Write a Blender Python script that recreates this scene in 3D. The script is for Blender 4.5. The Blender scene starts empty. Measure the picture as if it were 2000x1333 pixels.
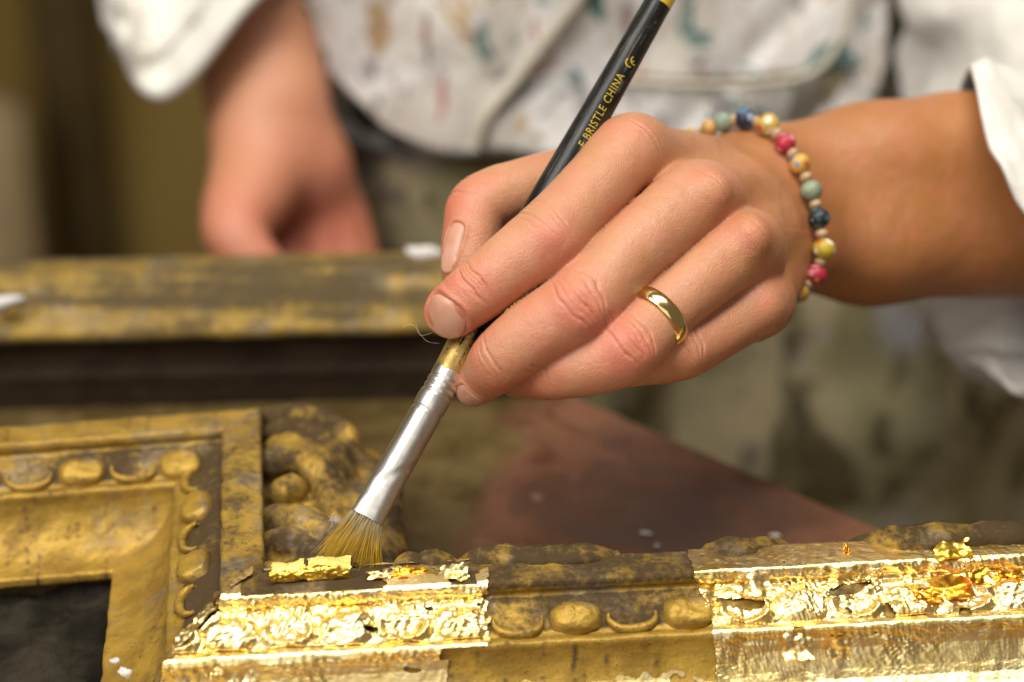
import bpy, bmesh, math, random
import numpy as np
from mathutils import Vector, Matrix
random.seed(7); rng = np.random.default_rng(7)
R = math.radians
sc = bpy.context.scene
COL = sc.collection

# ------------------------------------------------------------------ camera, world, lamps, exposure
PITCH = R(27.0); D0 = 55.6                      # camera looks down 27 degrees; cm to the plane in focus
FPX = 70.0/36.0*2000.0
ORI = Vector((0.0, 0.0, 0.848))                 # the point in focus, metres above the floor
cp, sp = math.cos(PITCH), math.sin(PITCH)
cam = bpy.data.cameras.new('camera'); cam_o = bpy.data.objects.new('camera', cam); COL.objects.link(cam_o)
cam.lens = 70; cam.sensor_width = 36; cam.clip_start = 0.02; cam.clip_end = 60
cam_o.location = ORI + Vector((0, -cp*D0, sp*D0))*0.01
cam_o.rotation_euler = (R(90)-PITCH, 0, 0)
cam.dof.use_dof = True; cam.dof.focus_distance = D0*0.01+0.001; cam.dof.aperture_fstop = 4.5; cam.dof.aperture_blades = 8
sc.camera = cam_o
world = bpy.data.worlds.new('World'); sc.world = world; world.use_nodes = True
world.node_tree.nodes['Background'].inputs[0].default_value = (1.0, 0.83, 0.58, 1)
world.node_tree.nodes['Background'].inputs[1].default_value = 0.14
sc.view_settings.view_transform = 'Standard'; sc.view_settings.look = 'None'
sc.view_settings.exposure = 0.0; sc.view_settings.gamma = 1.0
sc.render.engine = 'CYCLES'
sc.cycles.use_denoising = True
sc.cycles.max_bounces = 8
def area(name, loc, target, sx, sy, power, col):
    l = bpy.data.lights.new(name, 'AREA'); l.shape = 'RECTANGLE'; l.size = sx; l.size_y = sy
    l.energy = power; l.color = col
    o = bpy.data.objects.new(name, l); COL.objects.link(o)
    o.location = ORI+Vector(loc)*0.01
    o.rotation_euler = (Vector(target)-Vector(loc)).to_track_quat('-Z', 'Y').to_euler()
    return o
area('window_lamp', (-70, -60, 95), (0, 0, 0), 0.6, 0.6, 13.5, (1.0, 0.96, 0.92))
area('front_window_lamp', (-35, -190, 70), (0, 0, 0), 2.1, 1.4, 9.0, (1.0, 0.98, 0.95))
area('ceiling_tube_lamp', (15, -25, 135), (0, 0, 0), 1.3, 0.16, 10.0, (1.0, 0.95, 0.86))
area('ceiling_panel_lamp', (20, -5, 170), (10, 40, 0), 1.2, 0.5, 20.0, (1.0, 0.96, 0.90))

# ------------------------------------------------------------------ coordinates
def K(px, py, z=0.0):
    """camera-aligned cm of a point seen at pixel px,py; z = cm nearer than the plane in focus"""
    d = D0 - z
    return np.array([(px-1000)/FPX*d, (667-py)/FPX*d, z])
def cam2loc(P):                                  # camera-aligned cm -> level cm about the focus point
    P = np.asarray(P, float)
    x, y, z = P[..., 0], P[..., 1], P[..., 2]
    return np.stack([x, y*sp - z*cp, y*cp + z*sp], -1)
def G(px, py, zl):                               # pixel -> level plane of height zl (cm)
    o = np.array([0, -cp*D0, sp*D0]); t = cam2loc(K(px, py, 0)); d = t-o
    return o + d*((zl-o[2])/d[2])
def Y(px, py, yl):                               # pixel -> upright plane at distance yl (cm)
    o = np.array([0, -cp*D0, sp*D0]); t = cam2loc(K(px, py, 0)); d = t-o
    return o + d*((yl-o[1])/d[1])
def wld(P): return np.asarray(P, float)*0.01 + np.array(ORI)

# ------------------------------------------------------------------ numpy noise
def _h(ix, iy, iz, seed):
    n = (ix.astype(np.uint32)*np.uint32(374761393) + iy.astype(np.uint32)*np.uint32(668265263)
         + iz.astype(np.uint32)*np.uint32(2246822519) + np.uint32(seed*3266489917 & 0xffffffff))
    n = (n ^ (n >> np.uint32(13)))*np.uint32(1274126177); n = n ^ (n >> np.uint32(16))
    return n.astype(np.float64)/4294967295.0*2-1
def vn(P, s=1.0, seed=0):
    P = np.asarray(P, float)*s + 1000.37
    i = np.floor(P).astype(np.int64); f = P-i; f = f*f*(3-2*f)
    r = 0
    for dx in (0, 1):
        wx = f[..., 0] if dx else 1-f[..., 0]
        for dy in (0, 1):
            wy = f[..., 1] if dy else 1-f[..., 1]
            for dz in (0, 1):
                wz = f[..., 2] if dz else 1-f[..., 2]
                r = r + _h(i[..., 0]+dx, i[..., 1]+dy, i[..., 2]+dz, seed)*wx*wy*wz
    return r
def fbm(P, s=1.0, o=4, seed=0, g=0.5):
    a, r = 1.0, 0
    for k in range(o): r = r + a*vn(P, s, seed+k); s *= 2.03; a *= g
    return r
def sst(a, b, x):
    t = np.clip((x-a)/(b-a), 0, 1); return t*t*(3-2*t)

# ------------------------------------------------------------------ object helpers
def raw_mesh(name, V, F):
    me = bpy.data.meshes.new(name)
    V = np.asarray(V, np.float32)
    if isinstance(F, np.ndarray):
        n, k = F.shape
        me.vertices.add(len(V)); me.vertices.foreach_set('co', V.ravel())
        me.loops.add(n*k); me.loops.foreach_set('vertex_index', F.astype(np.int32).ravel())
        me.polygons.add(n); me.polygons.foreach_set('loop_start', np.arange(0, n*k, k, dtype=np.int32))
        me.update(calc_edges=True); me.validate()
    else:
        me.from_pydata([tuple(v) for v in V.tolist()], [], [tuple(int(i) for i in f) for f in F])
    return me
def obj(name, V, F, mat, parent=None, smooth=True, attrs=None, space='loc'):
    """V in level cm (space loc), camera-aligned cm (cam) or metres already local (m)"""
    V = np.asarray(V, float)
    if space == 'cam': V = cam2loc(V)
    if space in ('cam', 'loc'): V = wld(V)
    org = np.zeros(3)
    if space != 'm':
        p = parent
        base = V.mean(0)
        if p is None: org = base
        else:
            org = base
        V = V-org
    me = raw_mesh(name, V, F)
    if smooth: me.polygons.foreach_set('use_smooth', np.ones(len(me.polygons), bool))
    if attrs:
        for k, a in attrs.items():
            me.attributes.new(k, 'FLOAT', 'POINT').data.foreach_set('value', np.asarray(a, np.float32))
    if mat: me.materials.append(mat)
    o = bpy.data.objects.new(name, me); COL.objects.link(o)
    o.location = org
    if parent is not None: attach(o, parent)
    return o
def wpos(o):
    p = Vector(o.location)
    while o.parent is not None:
        o = o.parent; p = p + Vector(o.location)
    return p
def attach(o, parent):
    o.location = Vector(o.location)-wpos(parent); o.parent = parent
def tag(o, label=None, cat=None, group=None, kind=None):
    if label: o['label'] = label
    if cat: o['category'] = cat
    if group: o['group'] = group
    if kind: o['kind'] = kind
    return o
def thing(name, label, cat, loc, group=None):
    o = bpy.data.objects.new(name, None); COL.objects.link(o); o.empty_display_size = 0.02
    o.location = Vector(wld(loc)); return tag(o, label, cat, group)
def place_copy(src, parent, M):
    c = src.copy(); COL.objects.link(c); c.parent = parent; c.matrix_local = M; return c

def grid_faces(n, m, wrap_m=False, wrap_n=False):
    i, j = np.meshgrid(np.arange(n if wrap_n else n-1), np.arange(m if wrap_m else m-1), indexing='ij')
    a = i*m+j; b = ((i+1) % n)*m+j; c = ((i+1) % n)*m+(j+1) % m; d = i*m+(j+1) % m
    return np.stack([a, b, c, d], -1).reshape(-1, 4)
def compact(V, F, attrs=None):
    u, inv = np.unique(F.ravel(), return_inverse=True)
    A = {k: np.asarray(a)[u] for k, a in (attrs or {}).items()}
    return V[u], inv.reshape(F.shape), A
def tube(pts, rad, n=8, cap=True):
    pts = np.asarray(pts, float); m = len(pts)
    rad = np.full(m, rad) if np.isscalar(rad) else np.asarray(rad, float)
    V = []; t = np.gradient(pts, axis=0); t /= np.linalg.norm(t, axis=1)[:, None]+1e-9
    up = np.array([0.3, 0.2, 0.93]); up = up - t[0]*(up@t[0]); up /= np.linalg.norm(up)
    for k in range(m):
        up = up - t[k]*(up@t[k]); up /= np.linalg.norm(up)+1e-9; s = np.cross(t[k], up)
        for a in range(n):
            q = 2*math.pi*a/n; V.append(pts[k]+rad[k]*(math.cos(q)*up+math.sin(q)*s))
    F = [list(f) for f in grid_faces(m, n, wrap_m=True)]
    if cap: F.append(list(range(n))[::-1]); F.append([(m-1)*n+a for a in range(n)])
    return np.array(V), F
def join(parts):
    V, F, o = [], [], 0
    for v, f in parts:
        V.append(v); F += [[i+o for i in q] for q in f]; o += len(v)
    return np.concatenate(V), F
def catmull(pts, n):
    pts = np.asarray(pts, float); P = np.vstack([2*pts[0]-pts[1], pts, 2*pts[-1]-pts[-2]])
    out = []
    for i in range(len(pts)-1):
        p0, p1, p2, p3 = P[i:i+4]
        for k in range(n):
            t = k/n
            out.append(0.5*((2*p1)+(-p0+p2)*t+(2*p0-5*p1+4*p2-p3)*t*t+(-p0+3*p1-3*p2+p3)*t**3))
    out.append(pts[-1]); return np.array(out)

# ------------------------------------------------------------------ material helper
class Mt:
    def __init__(s, name):
        s.m = bpy.data.materials.new(name); s.m.use_nodes = True
        s.t = s.m.node_tree; s.b = s.t.nodes['Principled BSDF']; s.co = None
    def n(s, ty, props=None, **ins):
        nd = s.t.nodes.new(ty)
        for k, v in (props or {}).items(): setattr(nd, k, v)
        for k, v in ins.items():
            key = int(k[1:]) if k[0] == 'i' and k[1:].isdigit() else k.replace('_', ' ')
            s.set(nd.inputs[key], v)
        return nd
    def set(s, sock, v):
        if isinstance(v, bpy.types.NodeSocket): s.t.links.new(v, sock)
        elif isinstance(v, (tuple, list)) and sock.type == 'RGBA' and len(v) == 3: sock.default_value = (*v, 1)
        else: sock.default_value = v
    def coord(s, scale=(1, 1, 1), rot=(0, 0, 0), kind='Object', src=None):
        if src is None:
            if s.co is None: s.co = s.n('ShaderNodeTexCoord')
            src = s.co.outputs[kind]
        if tuple(scale) == (1, 1, 1) and tuple(rot) == (0, 0, 0): return src
        mp = s.n('ShaderNodeMapping'); mp.inputs['Scale'].default_value = scale; mp.inputs['Rotation'].default_value = rot
        s.t.links.new(src, mp.inputs['Vector']); return mp.outputs[0]
    def noise(s, scale, detail=3, rough=0.55, vec=None, dist=0.0):
        return s.n('ShaderNodeTexNoise', None, Vector=vec or s.coord(), Scale=scale, Detail=detail, Roughness=rough, Distortion=dist).outputs[0]
    def voro(s, scale, feat='F1', vec=None, out=0, rnd=1.0):
        return s.n('ShaderNodeTexVoronoi', {'feature': feat}, Vector=vec or s.coord(), Scale=scale, Randomness=rnd).outputs[out]
    def mix(s, f, a, b, bt='MIX'):
        nd = s.n('ShaderNodeMix', {'data_type': 'RGBA', 'blend_type': bt})
        s.set(nd.inputs[0], f); s.set(nd.inputs[6], a); s.set(nd.inputs[7], b); return nd.outputs[2]
    def fmix(s, f, a, b):
        nd = s.n('ShaderNodeMix', {'data_type': 'FLOAT'}); s.set(nd.inputs[0], f); s.set(nd.inputs[2], a); s.set(nd.inputs[3], b); return nd.outputs[0]
    def ma(s, op, a, b=0.0, c=0.0, clamp=False):
        nd = s.n('ShaderNodeMath', {'operation': op, 'use_clamp': clamp}); s.set(nd.inputs[0], a); s.set(nd.inputs[1], b); s.set(nd.inputs[2], c); return nd.outputs[0]
    def rng(s, v, a, b, c=0.0, d=1.0):
        nd = s.n('ShaderNodeMapRange', {'interpolation_type': 'SMOOTHSTEP'}); s.set(nd.inputs[0], v)
        for k, q in zip((1, 2, 3, 4), (a, b, c, d)): s.set(nd.inputs[k], q)
        return nd.outputs[0]
    def attr(s, name): return s.n('ShaderNodeAttribute', {'attribute_name': name}).outputs['Fac']
    def bump(s, h, strength=0.3, dist=0.001, prev=None):
        nd = s.n('ShaderNodeBump', None, Height=h, Strength=strength, Distance=dist)
        if prev is not None: s.t.links.new(prev, nd.inputs['Normal'])
        return nd.outputs[0]
    def fin(s, color=None, rough=None, metal=None, normal=None, **kw):
        for k, v in (('Base Color', color), ('Roughness', rough), ('Metallic', metal), ('Normal', normal)):
            if v is not None: s.set(s.b.inputs[k], v)
        for k, v in kw.items(): s.set(s.b.inputs[k.replace('_', ' ')], v)
        return s.m

def m_skin():
    s = Mt('skin'); bl, tn = s.attr('blush'), s.attr('tan')
    mot = s.noise(110, 4, 0.6); fine = s.noise(700, 3, 0.6)
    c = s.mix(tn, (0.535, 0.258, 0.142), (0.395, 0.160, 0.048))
    c = s.mix(s.ma('MULTIPLY', bl, 0.85, clamp=True), c, (0.56, 0.168, 0.105))
    c = s.mix(s.rng(mot, 0.42, 0.75, 0, 0.30), c, (0.50, 0.22, 0.13))
    c = s.mix(s.rng(fine, 0.55, 0.8, 0, 0.25), c, (0.46, 0.22, 0.13))
    frk = s.voro(260, vec=s.coord((1, 1, 1)))
    c = s.mix(s.rng(frk, 0.10, 0.03, 0, 0.25), c, (0.30, 0.13, 0.06))
    # skin cells and fine stretched lines
    cell = s.voro(1500, 'DISTANCE_TO_EDGE'); cell2 = s.noise(420, 5, 0.7, dist=0.5)
    b = s.bump(s.rng(cell, 0.0, 0.25), 0.40, 0.00020)
    b = s.bump(cell2, 0.34, 0.0005, b)
    b = s.bump(s.noise(150, 4, 0.65, vec=s.coord((1, 1, .5), (.3, .5, .2)), dist=.8), .20, .0008, b)
    rg = s.fmix(cell2, 0.28, 0.50)
    return s.fin(c, rg, 0.0, b, Subsurface_Weight=0.10, Subsurface_Scale=0.0018, Subsurface_Radius=(1.0, 0.35, 0.2), Specular_IOR_Level=0.5)
def m_simple(name, col, rough=0.5, metal=0.0, bump=None, var=None, **kw):
    s = Mt(name); c = col; nrm = None
    if var: c = s.mix(s.rng(s.noise(var[0], 4, 0.6), 0.35, 0.68), col, var[1])
    if bump: nrm = s.bump(s.noise(bump[0], 4, 0.6), bump[1], bump[2])
    return s.fin(c, rough, metal, nrm, **kw)
def m_old_gilt(name='worn_gilding', g1=(0.41, 0.255, 0.042), g2=(0.27, 0.160, 0.028), gd=(0.060, 0.037, 0.014)):
    s = Mt(name); tone = s.attr('dirt_shade')
    big = s.noise(70, 5, 0.62); sm = s.noise(420, 4, 0.65); sp_ = s.noise(900, 2, 0.5)
    c = s.mix(s.rng(big, 0.36, 0.64), g1, g2)
    c = s.mix(s.rng(sm, 0.58, 0.70, 0, 0.55), c, (0.17, 0.10, 0.030))
    grey = s.rng(s.noise(55, 5, 0.7, vec=s.coord((1, 1, 1), (0.4, 0.2, 1))), 0.50, 0.64, 0, 0.95)
    c = s.mix(s.ma('MULTIPLY', grey, tone, clamp=True), c, (0.185, 0.16, 0.13))
    d = s.ma('ADD', tone, s.ma('MULTIPLY', s.ma('SUBTRACT', s.ma('ADD', s.ma('MULTIPLY', sm, .55), s.ma('MULTIPLY', big, .45)), 0.5), 1.5))
    dm = s.rng(d, 0.46, 1.0)
    scr = s.noise(130, 5, .7, vec=s.coord((.10, 1.6, 1.6), (.2, .1, .12))); c = s.mix(s.rng(scr, .60, .70, 0, .45), c, (0.20, 0.155, 0.095))
    c = s.mix(dm, c, gd)
    c = s.mix(s.rng(sp_, 0.68, 0.75, 0, 0.8), c, (0.04, 0.03, 0.02))
    crk = s.attr('crack')
    c = s.mix(s.ma('MULTIPLY', crk, 1.0, clamp=True), c, (0.05, 0.035, 0.02))
    b = s.bump(sm, 0.35, 0.0006); b = s.bump(s.ma('SUBTRACT', sp_, crk), 0.4, 0.0005, b)
    mt = s.fmix(dm, 0.36, 0.0)
    return s.fin(c, s.fmix(dm, s.fmix(sm, 0.36, 0.60), 0.85), mt, b, Specular_IOR_Level=0.22)
def m_leaf(name, c1, c2):
    s = Mt(name)
    v1 = s.noise(300, 5, 0.7, dist=1.2); v2 = s.noise(900, 3, 0.6, vec=s.coord((1, 1, 0.35)))
    fac = s.voro(420, 'F1', vec=s.coord((0.6, 1, 1)), out=0)
    c = s.mix(s.rng(s.noise(90, 4, 0.6), 0.35, 0.7), c1, c2)
    b = s.bump(v1, 0.20, 0.0008); b = s.bump(fac, 0.10, 0.0005, b); b = s.bump(v2, 0.22, 0.0003, b)
    return s.fin(c, s.fmix(v1, 0.25, 0.43), 1.0, b)
def m_table():
    s = Mt('stained_red_board'); w = s.coord()
    n1 = s.noise(16, 6, 0.62, dist=0.8); n2 = s.noise(55, 5, 0.65); n3 = s.noise(28, 4, 0.6, vec=s.coord((1, 1.6, 1), (0, 0, 0.6)), dist=0.6)
    c = s.mix(s.rng(n2, 0.3, 0.7), (0.180, 0.080, 0.044), (0.125, 0.052, 0.027))
    c = s.mix(s.rng(n1, 0.47, 0.62, 0, 0.70), c, (0.070, 0.030, 0.016))
    c = s.mix(s.rng(n3, 0.60, 0.66, 0, 0.5), c, (0.27, 0.17, 0.14))
    # grey-brown dusty area near the frame corner
    sx = s.n('ShaderNodeSeparateXYZ', None, Vector=w)
    edge = s.ma('ADD', sx.outputs[0], s.ma('MULTIPLY', s.ma('SUBTRACT', n1, 0.5), 0.12))
    edge = s.ma('ADD', edge, s.ma('MULTIPLY', sx.outputs[1], -0.28))
    g = s.rng(edge, s_tbl[0], s_tbl[0]-0.02)
    gc = s.mix(s.rng(n2, 0.35, 0.65), (0.060, 0.037, 0.009), (0.115, 0.078, 0.028))
    c = s.mix(g, c, gc)
    b = s.bump(n2, 0.3, 0.002)
    wet = s.ma('MULTIPLY', s.rng(n1, 0.48, 0.60), s.ma('SUBTRACT', 1.0, g))
    return s.fin(c, s.fmix(wet, s.fmix(n2, 0.52, 0.68), 0.30), 0.0, b, Specular_IOR_Level=0.2)
def m_cloth(name, base, shade, spots, weave=1500, rough=0.9, spot_scale=28):
    s = Mt(name)
    c = s.mix(s.rng(s.noise(9, 5, 0.6), 0.35, 0.7), base, shade)
    c = s.mix(s.rng(s.noise(30, 5, 0.65), 0.52, 0.72, 0, 0.6), c, tuple(0.62*q for q in shade))
    for k, (col, sca, lo, hi, amt) in enumerate(spots):
        v = s.coord((1+0.2*k, 1-0.1*k, 1), (0.7*k+0.3, 1.3*k, 0.5*k))
        c = s.mix(s.rng(s.noise(sca, 4, 0.6, vec=v, dist=0.7), lo, hi, 0, amt), c, col)
    b = s.bump(s.noise(45, 5, 0.6), 0.35, 0.003)
    return s.fin(c, rough, 0.0, b, Specular_IOR_Level=0.2)
def m_handle():
    s = Mt('black_handle_paint'); g = s.attr('gold')
    st = s.noise(260, 4, 0.65, vec=s.coord((1, 1, 1))); fn = s.noise(900, 3, 0.6)
    lng = s.n('ShaderNodeTexNoise', None, Vector=s.n('ShaderNodeCombineXYZ', None, X=s.ma('MULTIPLY', s.attr('along'), 0.15), Y=s.ma('MULTIPLY', s.attr('around'), 1.0), Z=0.0).outputs[0], Scale=5.0, Detail=6.0, Roughness=0.7).outputs[0]
    c = s.mix(s.rng(lng, 0.54, 0.68, 0, 0.55), (0.008, 0.008, 0.007), (0.20, 0.19, 0.17))
    c = s.mix(s.rng(st, 0.62, 0.78, 0, 0.5), c, (0.14, 0.12, 0.09))
    gm = s.rng(s.ma('ADD', g, s.ma('MULTIPLY', s.ma('SUBTRACT', s.ma('ADD', s.ma('MULTIPLY', lng, 0.6), s.ma('MULTIPLY', fn, 0.4)), 0.5), 2.4)), 0.42, 0.62)
    gold = s.mix(s.rng(st, 0.35, 0.65), (0.62, 0.44, 0.13), (0.36, 0.22, 0.05))
    c = s.mix(gm, c, gold)
    b = s.bump(lng, 0.15, 0.0003)
    return s.fin(c, s.fmix(gm, s.fmix(lng, 0.18, 0.5), 0.42), s.fmix(gm, 0.0, 0.6), b)
def m_ferrule():
    s = Mt('aluminium_ferrule'); st = s.noise(230, 5, 0.65); sp_ = s.noise(330, 3, 0.6, dist=0.6)
    al = s.attr('along')
    paint = s.rng(s.ma('ADD', sp_, s.ma('MULTIPLY', al, 0.0)), 0.68, 0.73, 0, 0.8)
    c = s.mix(s.rng(st, 0.3, 0.7), (0.86, 0.84, 0.80), (0.66, 0.62, 0.56))
    c = s.mix(paint, c, (0.50, 0.36, 0.10))
    b = s.bump(st, 0.12, 0.0004)
    return s.fin(c, s.fmix(paint, s.fmix(st, 0.28, 0.44), 0.55), s.fmix(paint, 1.0, 0.3), b)
def m_bristle():
    s = Mt('hog_bristle'); al, rn = s.attr('along'), s.attr('rand')
    g = s.rng(s.ma('ADD', al, s.ma('MULTIPLY', rn, 0.35)), 0.30, 0.75)
    c = s.mix(rn, (0.50, 0.42, 0.24), (0.30, 0.22, 0.09))
    c = s.mix(g, c, s.mix(rn, (0.66, 0.42, 0.03), (0.42, 0.24, 0.02)))
    return s.fin(c, 0.35, 0.1)
# ------------------------------------------------------------------ flesh: distance field, surface nets, projection
def smin(a, b, k):
    if k <= 0: return np.minimum(a, b)
    h = np.clip(0.5+0.5*(b-a)/k, 0, 1)
    return b*(1-h)+a*h - k*h*(1-h)
def cone(P, a, b, ra, rb):
    ba = b-a; pa = P-a; l2 = max(ba@ba, 1e-9)
    t = np.clip(pa@ba/l2, 0, 1)
    return np.sqrt(((pa-t[:, None]*ba)**2).sum(1)) - (ra+(rb-ra)*t)
def acc(D, P, prims, k, margin=1.6):
    for p in prims:
        a, b, ra, rb = p[:4]; kk = p[4] if len(p) > 4 else k
        r = max(ra, rb)+margin
        lo = np.minimum(a, b)-r; hi = np.maximum(a, b)+r
        ix = np.flatnonzero(((P > lo) & (P < hi)).all(1))
        if len(ix): D[ix] = smin(D[ix], cone(P[ix], a, b, ra, rb), kk)
    return D
class Flesh:
    def __init__(s): s.base = []; s.fing = []; s.kf = 0.5; s.kb = 0.62
    def d(s, P):
        n = len(P); base = acc(np.full(n, 30.0), P, s.base, s.kb)
        tot = base.copy()
        for f in s.fing:
            df = acc(np.full(n, 30.0), P, f, 0.06, 1.2)
            ix = np.flatnonzero(df < 29)
            if len(ix): tot[ix] = smin(tot[ix], smin(base[ix], df[ix], s.kf), 0.09)
        return tot
    def ds(s, P, chunk=150000):
        return np.concatenate([s.d(P[i:i+chunk]) for i in range(0, len(P), chunk)])
    def grad(s, P, e=0.02):
        T = np.array([[1, -1, -1], [-1, -1, 1], [-1, 1, -1], [1, 1, 1]], float); g = 0
        for t in T: g = g + t*s.ds(P+e*t)[:, None]
        return g/(np.linalg.norm(g, axis=1)[:, None]+1e-9)
    def mesh(s, h, lo, hi):
        lo = np.array(lo, float); hi = np.array(hi, float); c = 4
        nc = np.ceil((hi-lo)/(h*c)).astype(int)
        ax = [lo[i]+np.arange(nc[i]+1)*h*c for i in range(3)]
        Gc = np.stack(np.meshgrid(*ax, indexing='ij'), -1).reshape(-1, 3)
        Dc = s.ds(Gc).reshape(nc+1)
        n = nc*c+1
        Df = np.repeat(np.repeat(np.repeat(Dc, c, 0), c, 1), c, 2)[:n[0], :n[1], :n[2]].copy()
        near = np.abs(Dc) < h*c*2.0
        m = np.repeat(np.repeat(np.repeat(near, c, 0), c, 1), c, 2)[:n[0], :n[1], :n[2]]
        for axis in range(3):                       # repeat is anchored at the low corner: spread to both sides
            m = m | np.roll(m, c-1, axis) | np.roll(m, -(c-1), axis)
        ix = np.argwhere(m)
        Df[m] = s.ds(lo+ix*h)
        S = Df < 0
        N = n-1
        cs = np.zeros(N, int)
        for d in np.ndindex(2, 2, 2): cs += S[d[0]:d[0]+N[0], d[1]:d[1]+N[1], d[2]:d[2]+N[2]]
        act = (cs > 0) & (cs < 8); ca = np.argwhere(act)
        idx = -np.ones(N, int); idx[act] = np.arange(len(ca))
        acc_p = np.zeros((len(ca), 3)); cnt = np.zeros(len(ca))
        corners = list(np.ndindex(2, 2, 2))
        for A in corners:
            for ax_ in range(3):
                if A[ax_] == 1: continue
                B = list(A); B[ax_] = 1
                ia = ca+np.array(A); ib = ca+np.array(B)
                da = Df[ia[:, 0], ia[:, 1], ia[:, 2]]; db = Df[ib[:, 0], ib[:, 1], ib[:, 2]]
                x = (da < 0) != (db < 0); t = np.where(x, da/(da-db+1e-12), 0)
                p = np.array(A)+t[:, None]*(np.array(B)-np.array(A))
                acc_p[x] += p[x]; cnt += x
        V = lo+(ca+acc_p/np.maximum(cnt, 1)[:, None])*h
        F = []
        for ax_ in range(3):
            o1, o2 = (ax_+1) % 3, (ax_+2) % 3
            sl0 = [slice(None)]*3; sl1 = [slice(None)]*3
            sl0[ax_] = slice(0, -1); sl1[ax_] = slice(1, None)
            e = np.argwhere(S[tuple(sl0)] != S[tuple(sl1)])
            ok = (e[:, o1] > 0) & (e[:, o2] > 0) & (e[:, o1] < N[o1]) & (e[:, o2] < N[o2]); e = e[ok]
            flip = S[e[:, 0], e[:, 1], e[:, 2]]
            q = []
            for u, v in ((0, 0), (-1, 0), (-1, -1), (0, -1)):
                g = e.copy(); g[:, o1] += u; g[:, o2] += v; q.append(idx[g[:, 0], g[:, 1], g[:, 2]])
            q = np.stack(q, 1); q[~flip] = q[~flip][:, ::-1]
            F.append(q)
        F = np.concatenate(F); F = F[(F >= 0).all(1)][:, ::-1]
        return V, F[:, ::-1]
    def project(s, V, it=2):
        for _ in range(it):
            g = s.grad(V); d = np.clip(s.ds(V), -0.15, 0.15); V = V-g*d[:, None]
        return V
def subdiv(V, F):
    n = len(V); E = np.concatenate([np.sort(F[:, [i, (i+1) % 4]], 1) for i in range(4)])
    key = E[:, 0].astype(np.int64)*n+E[:, 1]; u, inv = np.unique(key, return_inverse=True)
    em = (V[u//n]+V[u % n])/2; fc = V[F].mean(1); m = len(F)
    e = [n+inv[i*m:(i+1)*m] for i in range(4)]; c = n+len(u)+np.arange(m)
    Q = np.concatenate([np.stack([F[:, i], e[i], c, e[(i-1) % 4]], 1) for i in range(4)])
    return np.concatenate([V, em, fc]), Q
def pt(l): return np.array([K(a, b, c) for a, b, c, *_ in l])
def finger(l, n=5):
    A = np.array([list(K(a, b, c))+[r] for a, b, c, r in l]); C = catmull(A, n)
    return [(C[i, :3], C[i+1, :3], C[i, 3], C[i+1, 3]) for i in range(len(C)-1)]
def cap(p, q): return (K(*p[:3]), K(*q[:3]), p[3], q[3])

IDX = [(1262, 335, -2.9, 1.08), (1230, 300, -1.9, 1.08), (1170, 359, -0.75, .99), (1114, 417, -0.1, .97), (1067, 469, 0.3, 1.03),
       (1003, 514, 0.55, .91), (936, 567, 0.62, .84), (905, 592, .5, .78), (881, 611, .25, .74)]
MID = [(1385, 410, -2.4, 1.10), (1356, 394, -1.5, 1.13), (1240, 486, -0.1, 1.0), (1178, 551, 0.5, 1.0), (1128, 602, .85, 1.06),
       (1054, 646, .95, .95), (981, 699, 0.65, .85), (952, 731, -0.15, .70), (926, 752, -.75, .60)]
RIN = [(1465, 495, -2.4, 1.05), (1440, 488, -1.6, 1.06), (1345, 568, -.4, .90), (1290, 613, .15, .86), (1224, 680, .7, .96),
       (1152, 710, .65, .88), (1086, 724, .35, .79), (1046, 731, -.4, .70), (1008, 735, -1.0, .62)]
PIN = [(1490, 590, -3.0, .95), (1468, 598, -2.2, .95), (1400, 646, -1.3, .83), (1330, 686, -.6, .82), (1250, 704, -.5, .72), (1190, 715, -.8, .65), (1140, 722, -1.5, .56)]
THU = [(1200, 335, -4.9, 1.05), (1115, 353, -4.0, 1.0), (1020, 372, -3.2, .90), (968, 388, -2.9, .90), (934, 408, -2.7, .90), (921, 450, -2.4, .82), (914, 510, -2.15, .78), (915, 562, -2.05, .70)]
hand = Flesh()
hand.fing = [finger(f) for f in (IDX, MID, RIN, PIN, THU)]
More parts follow.
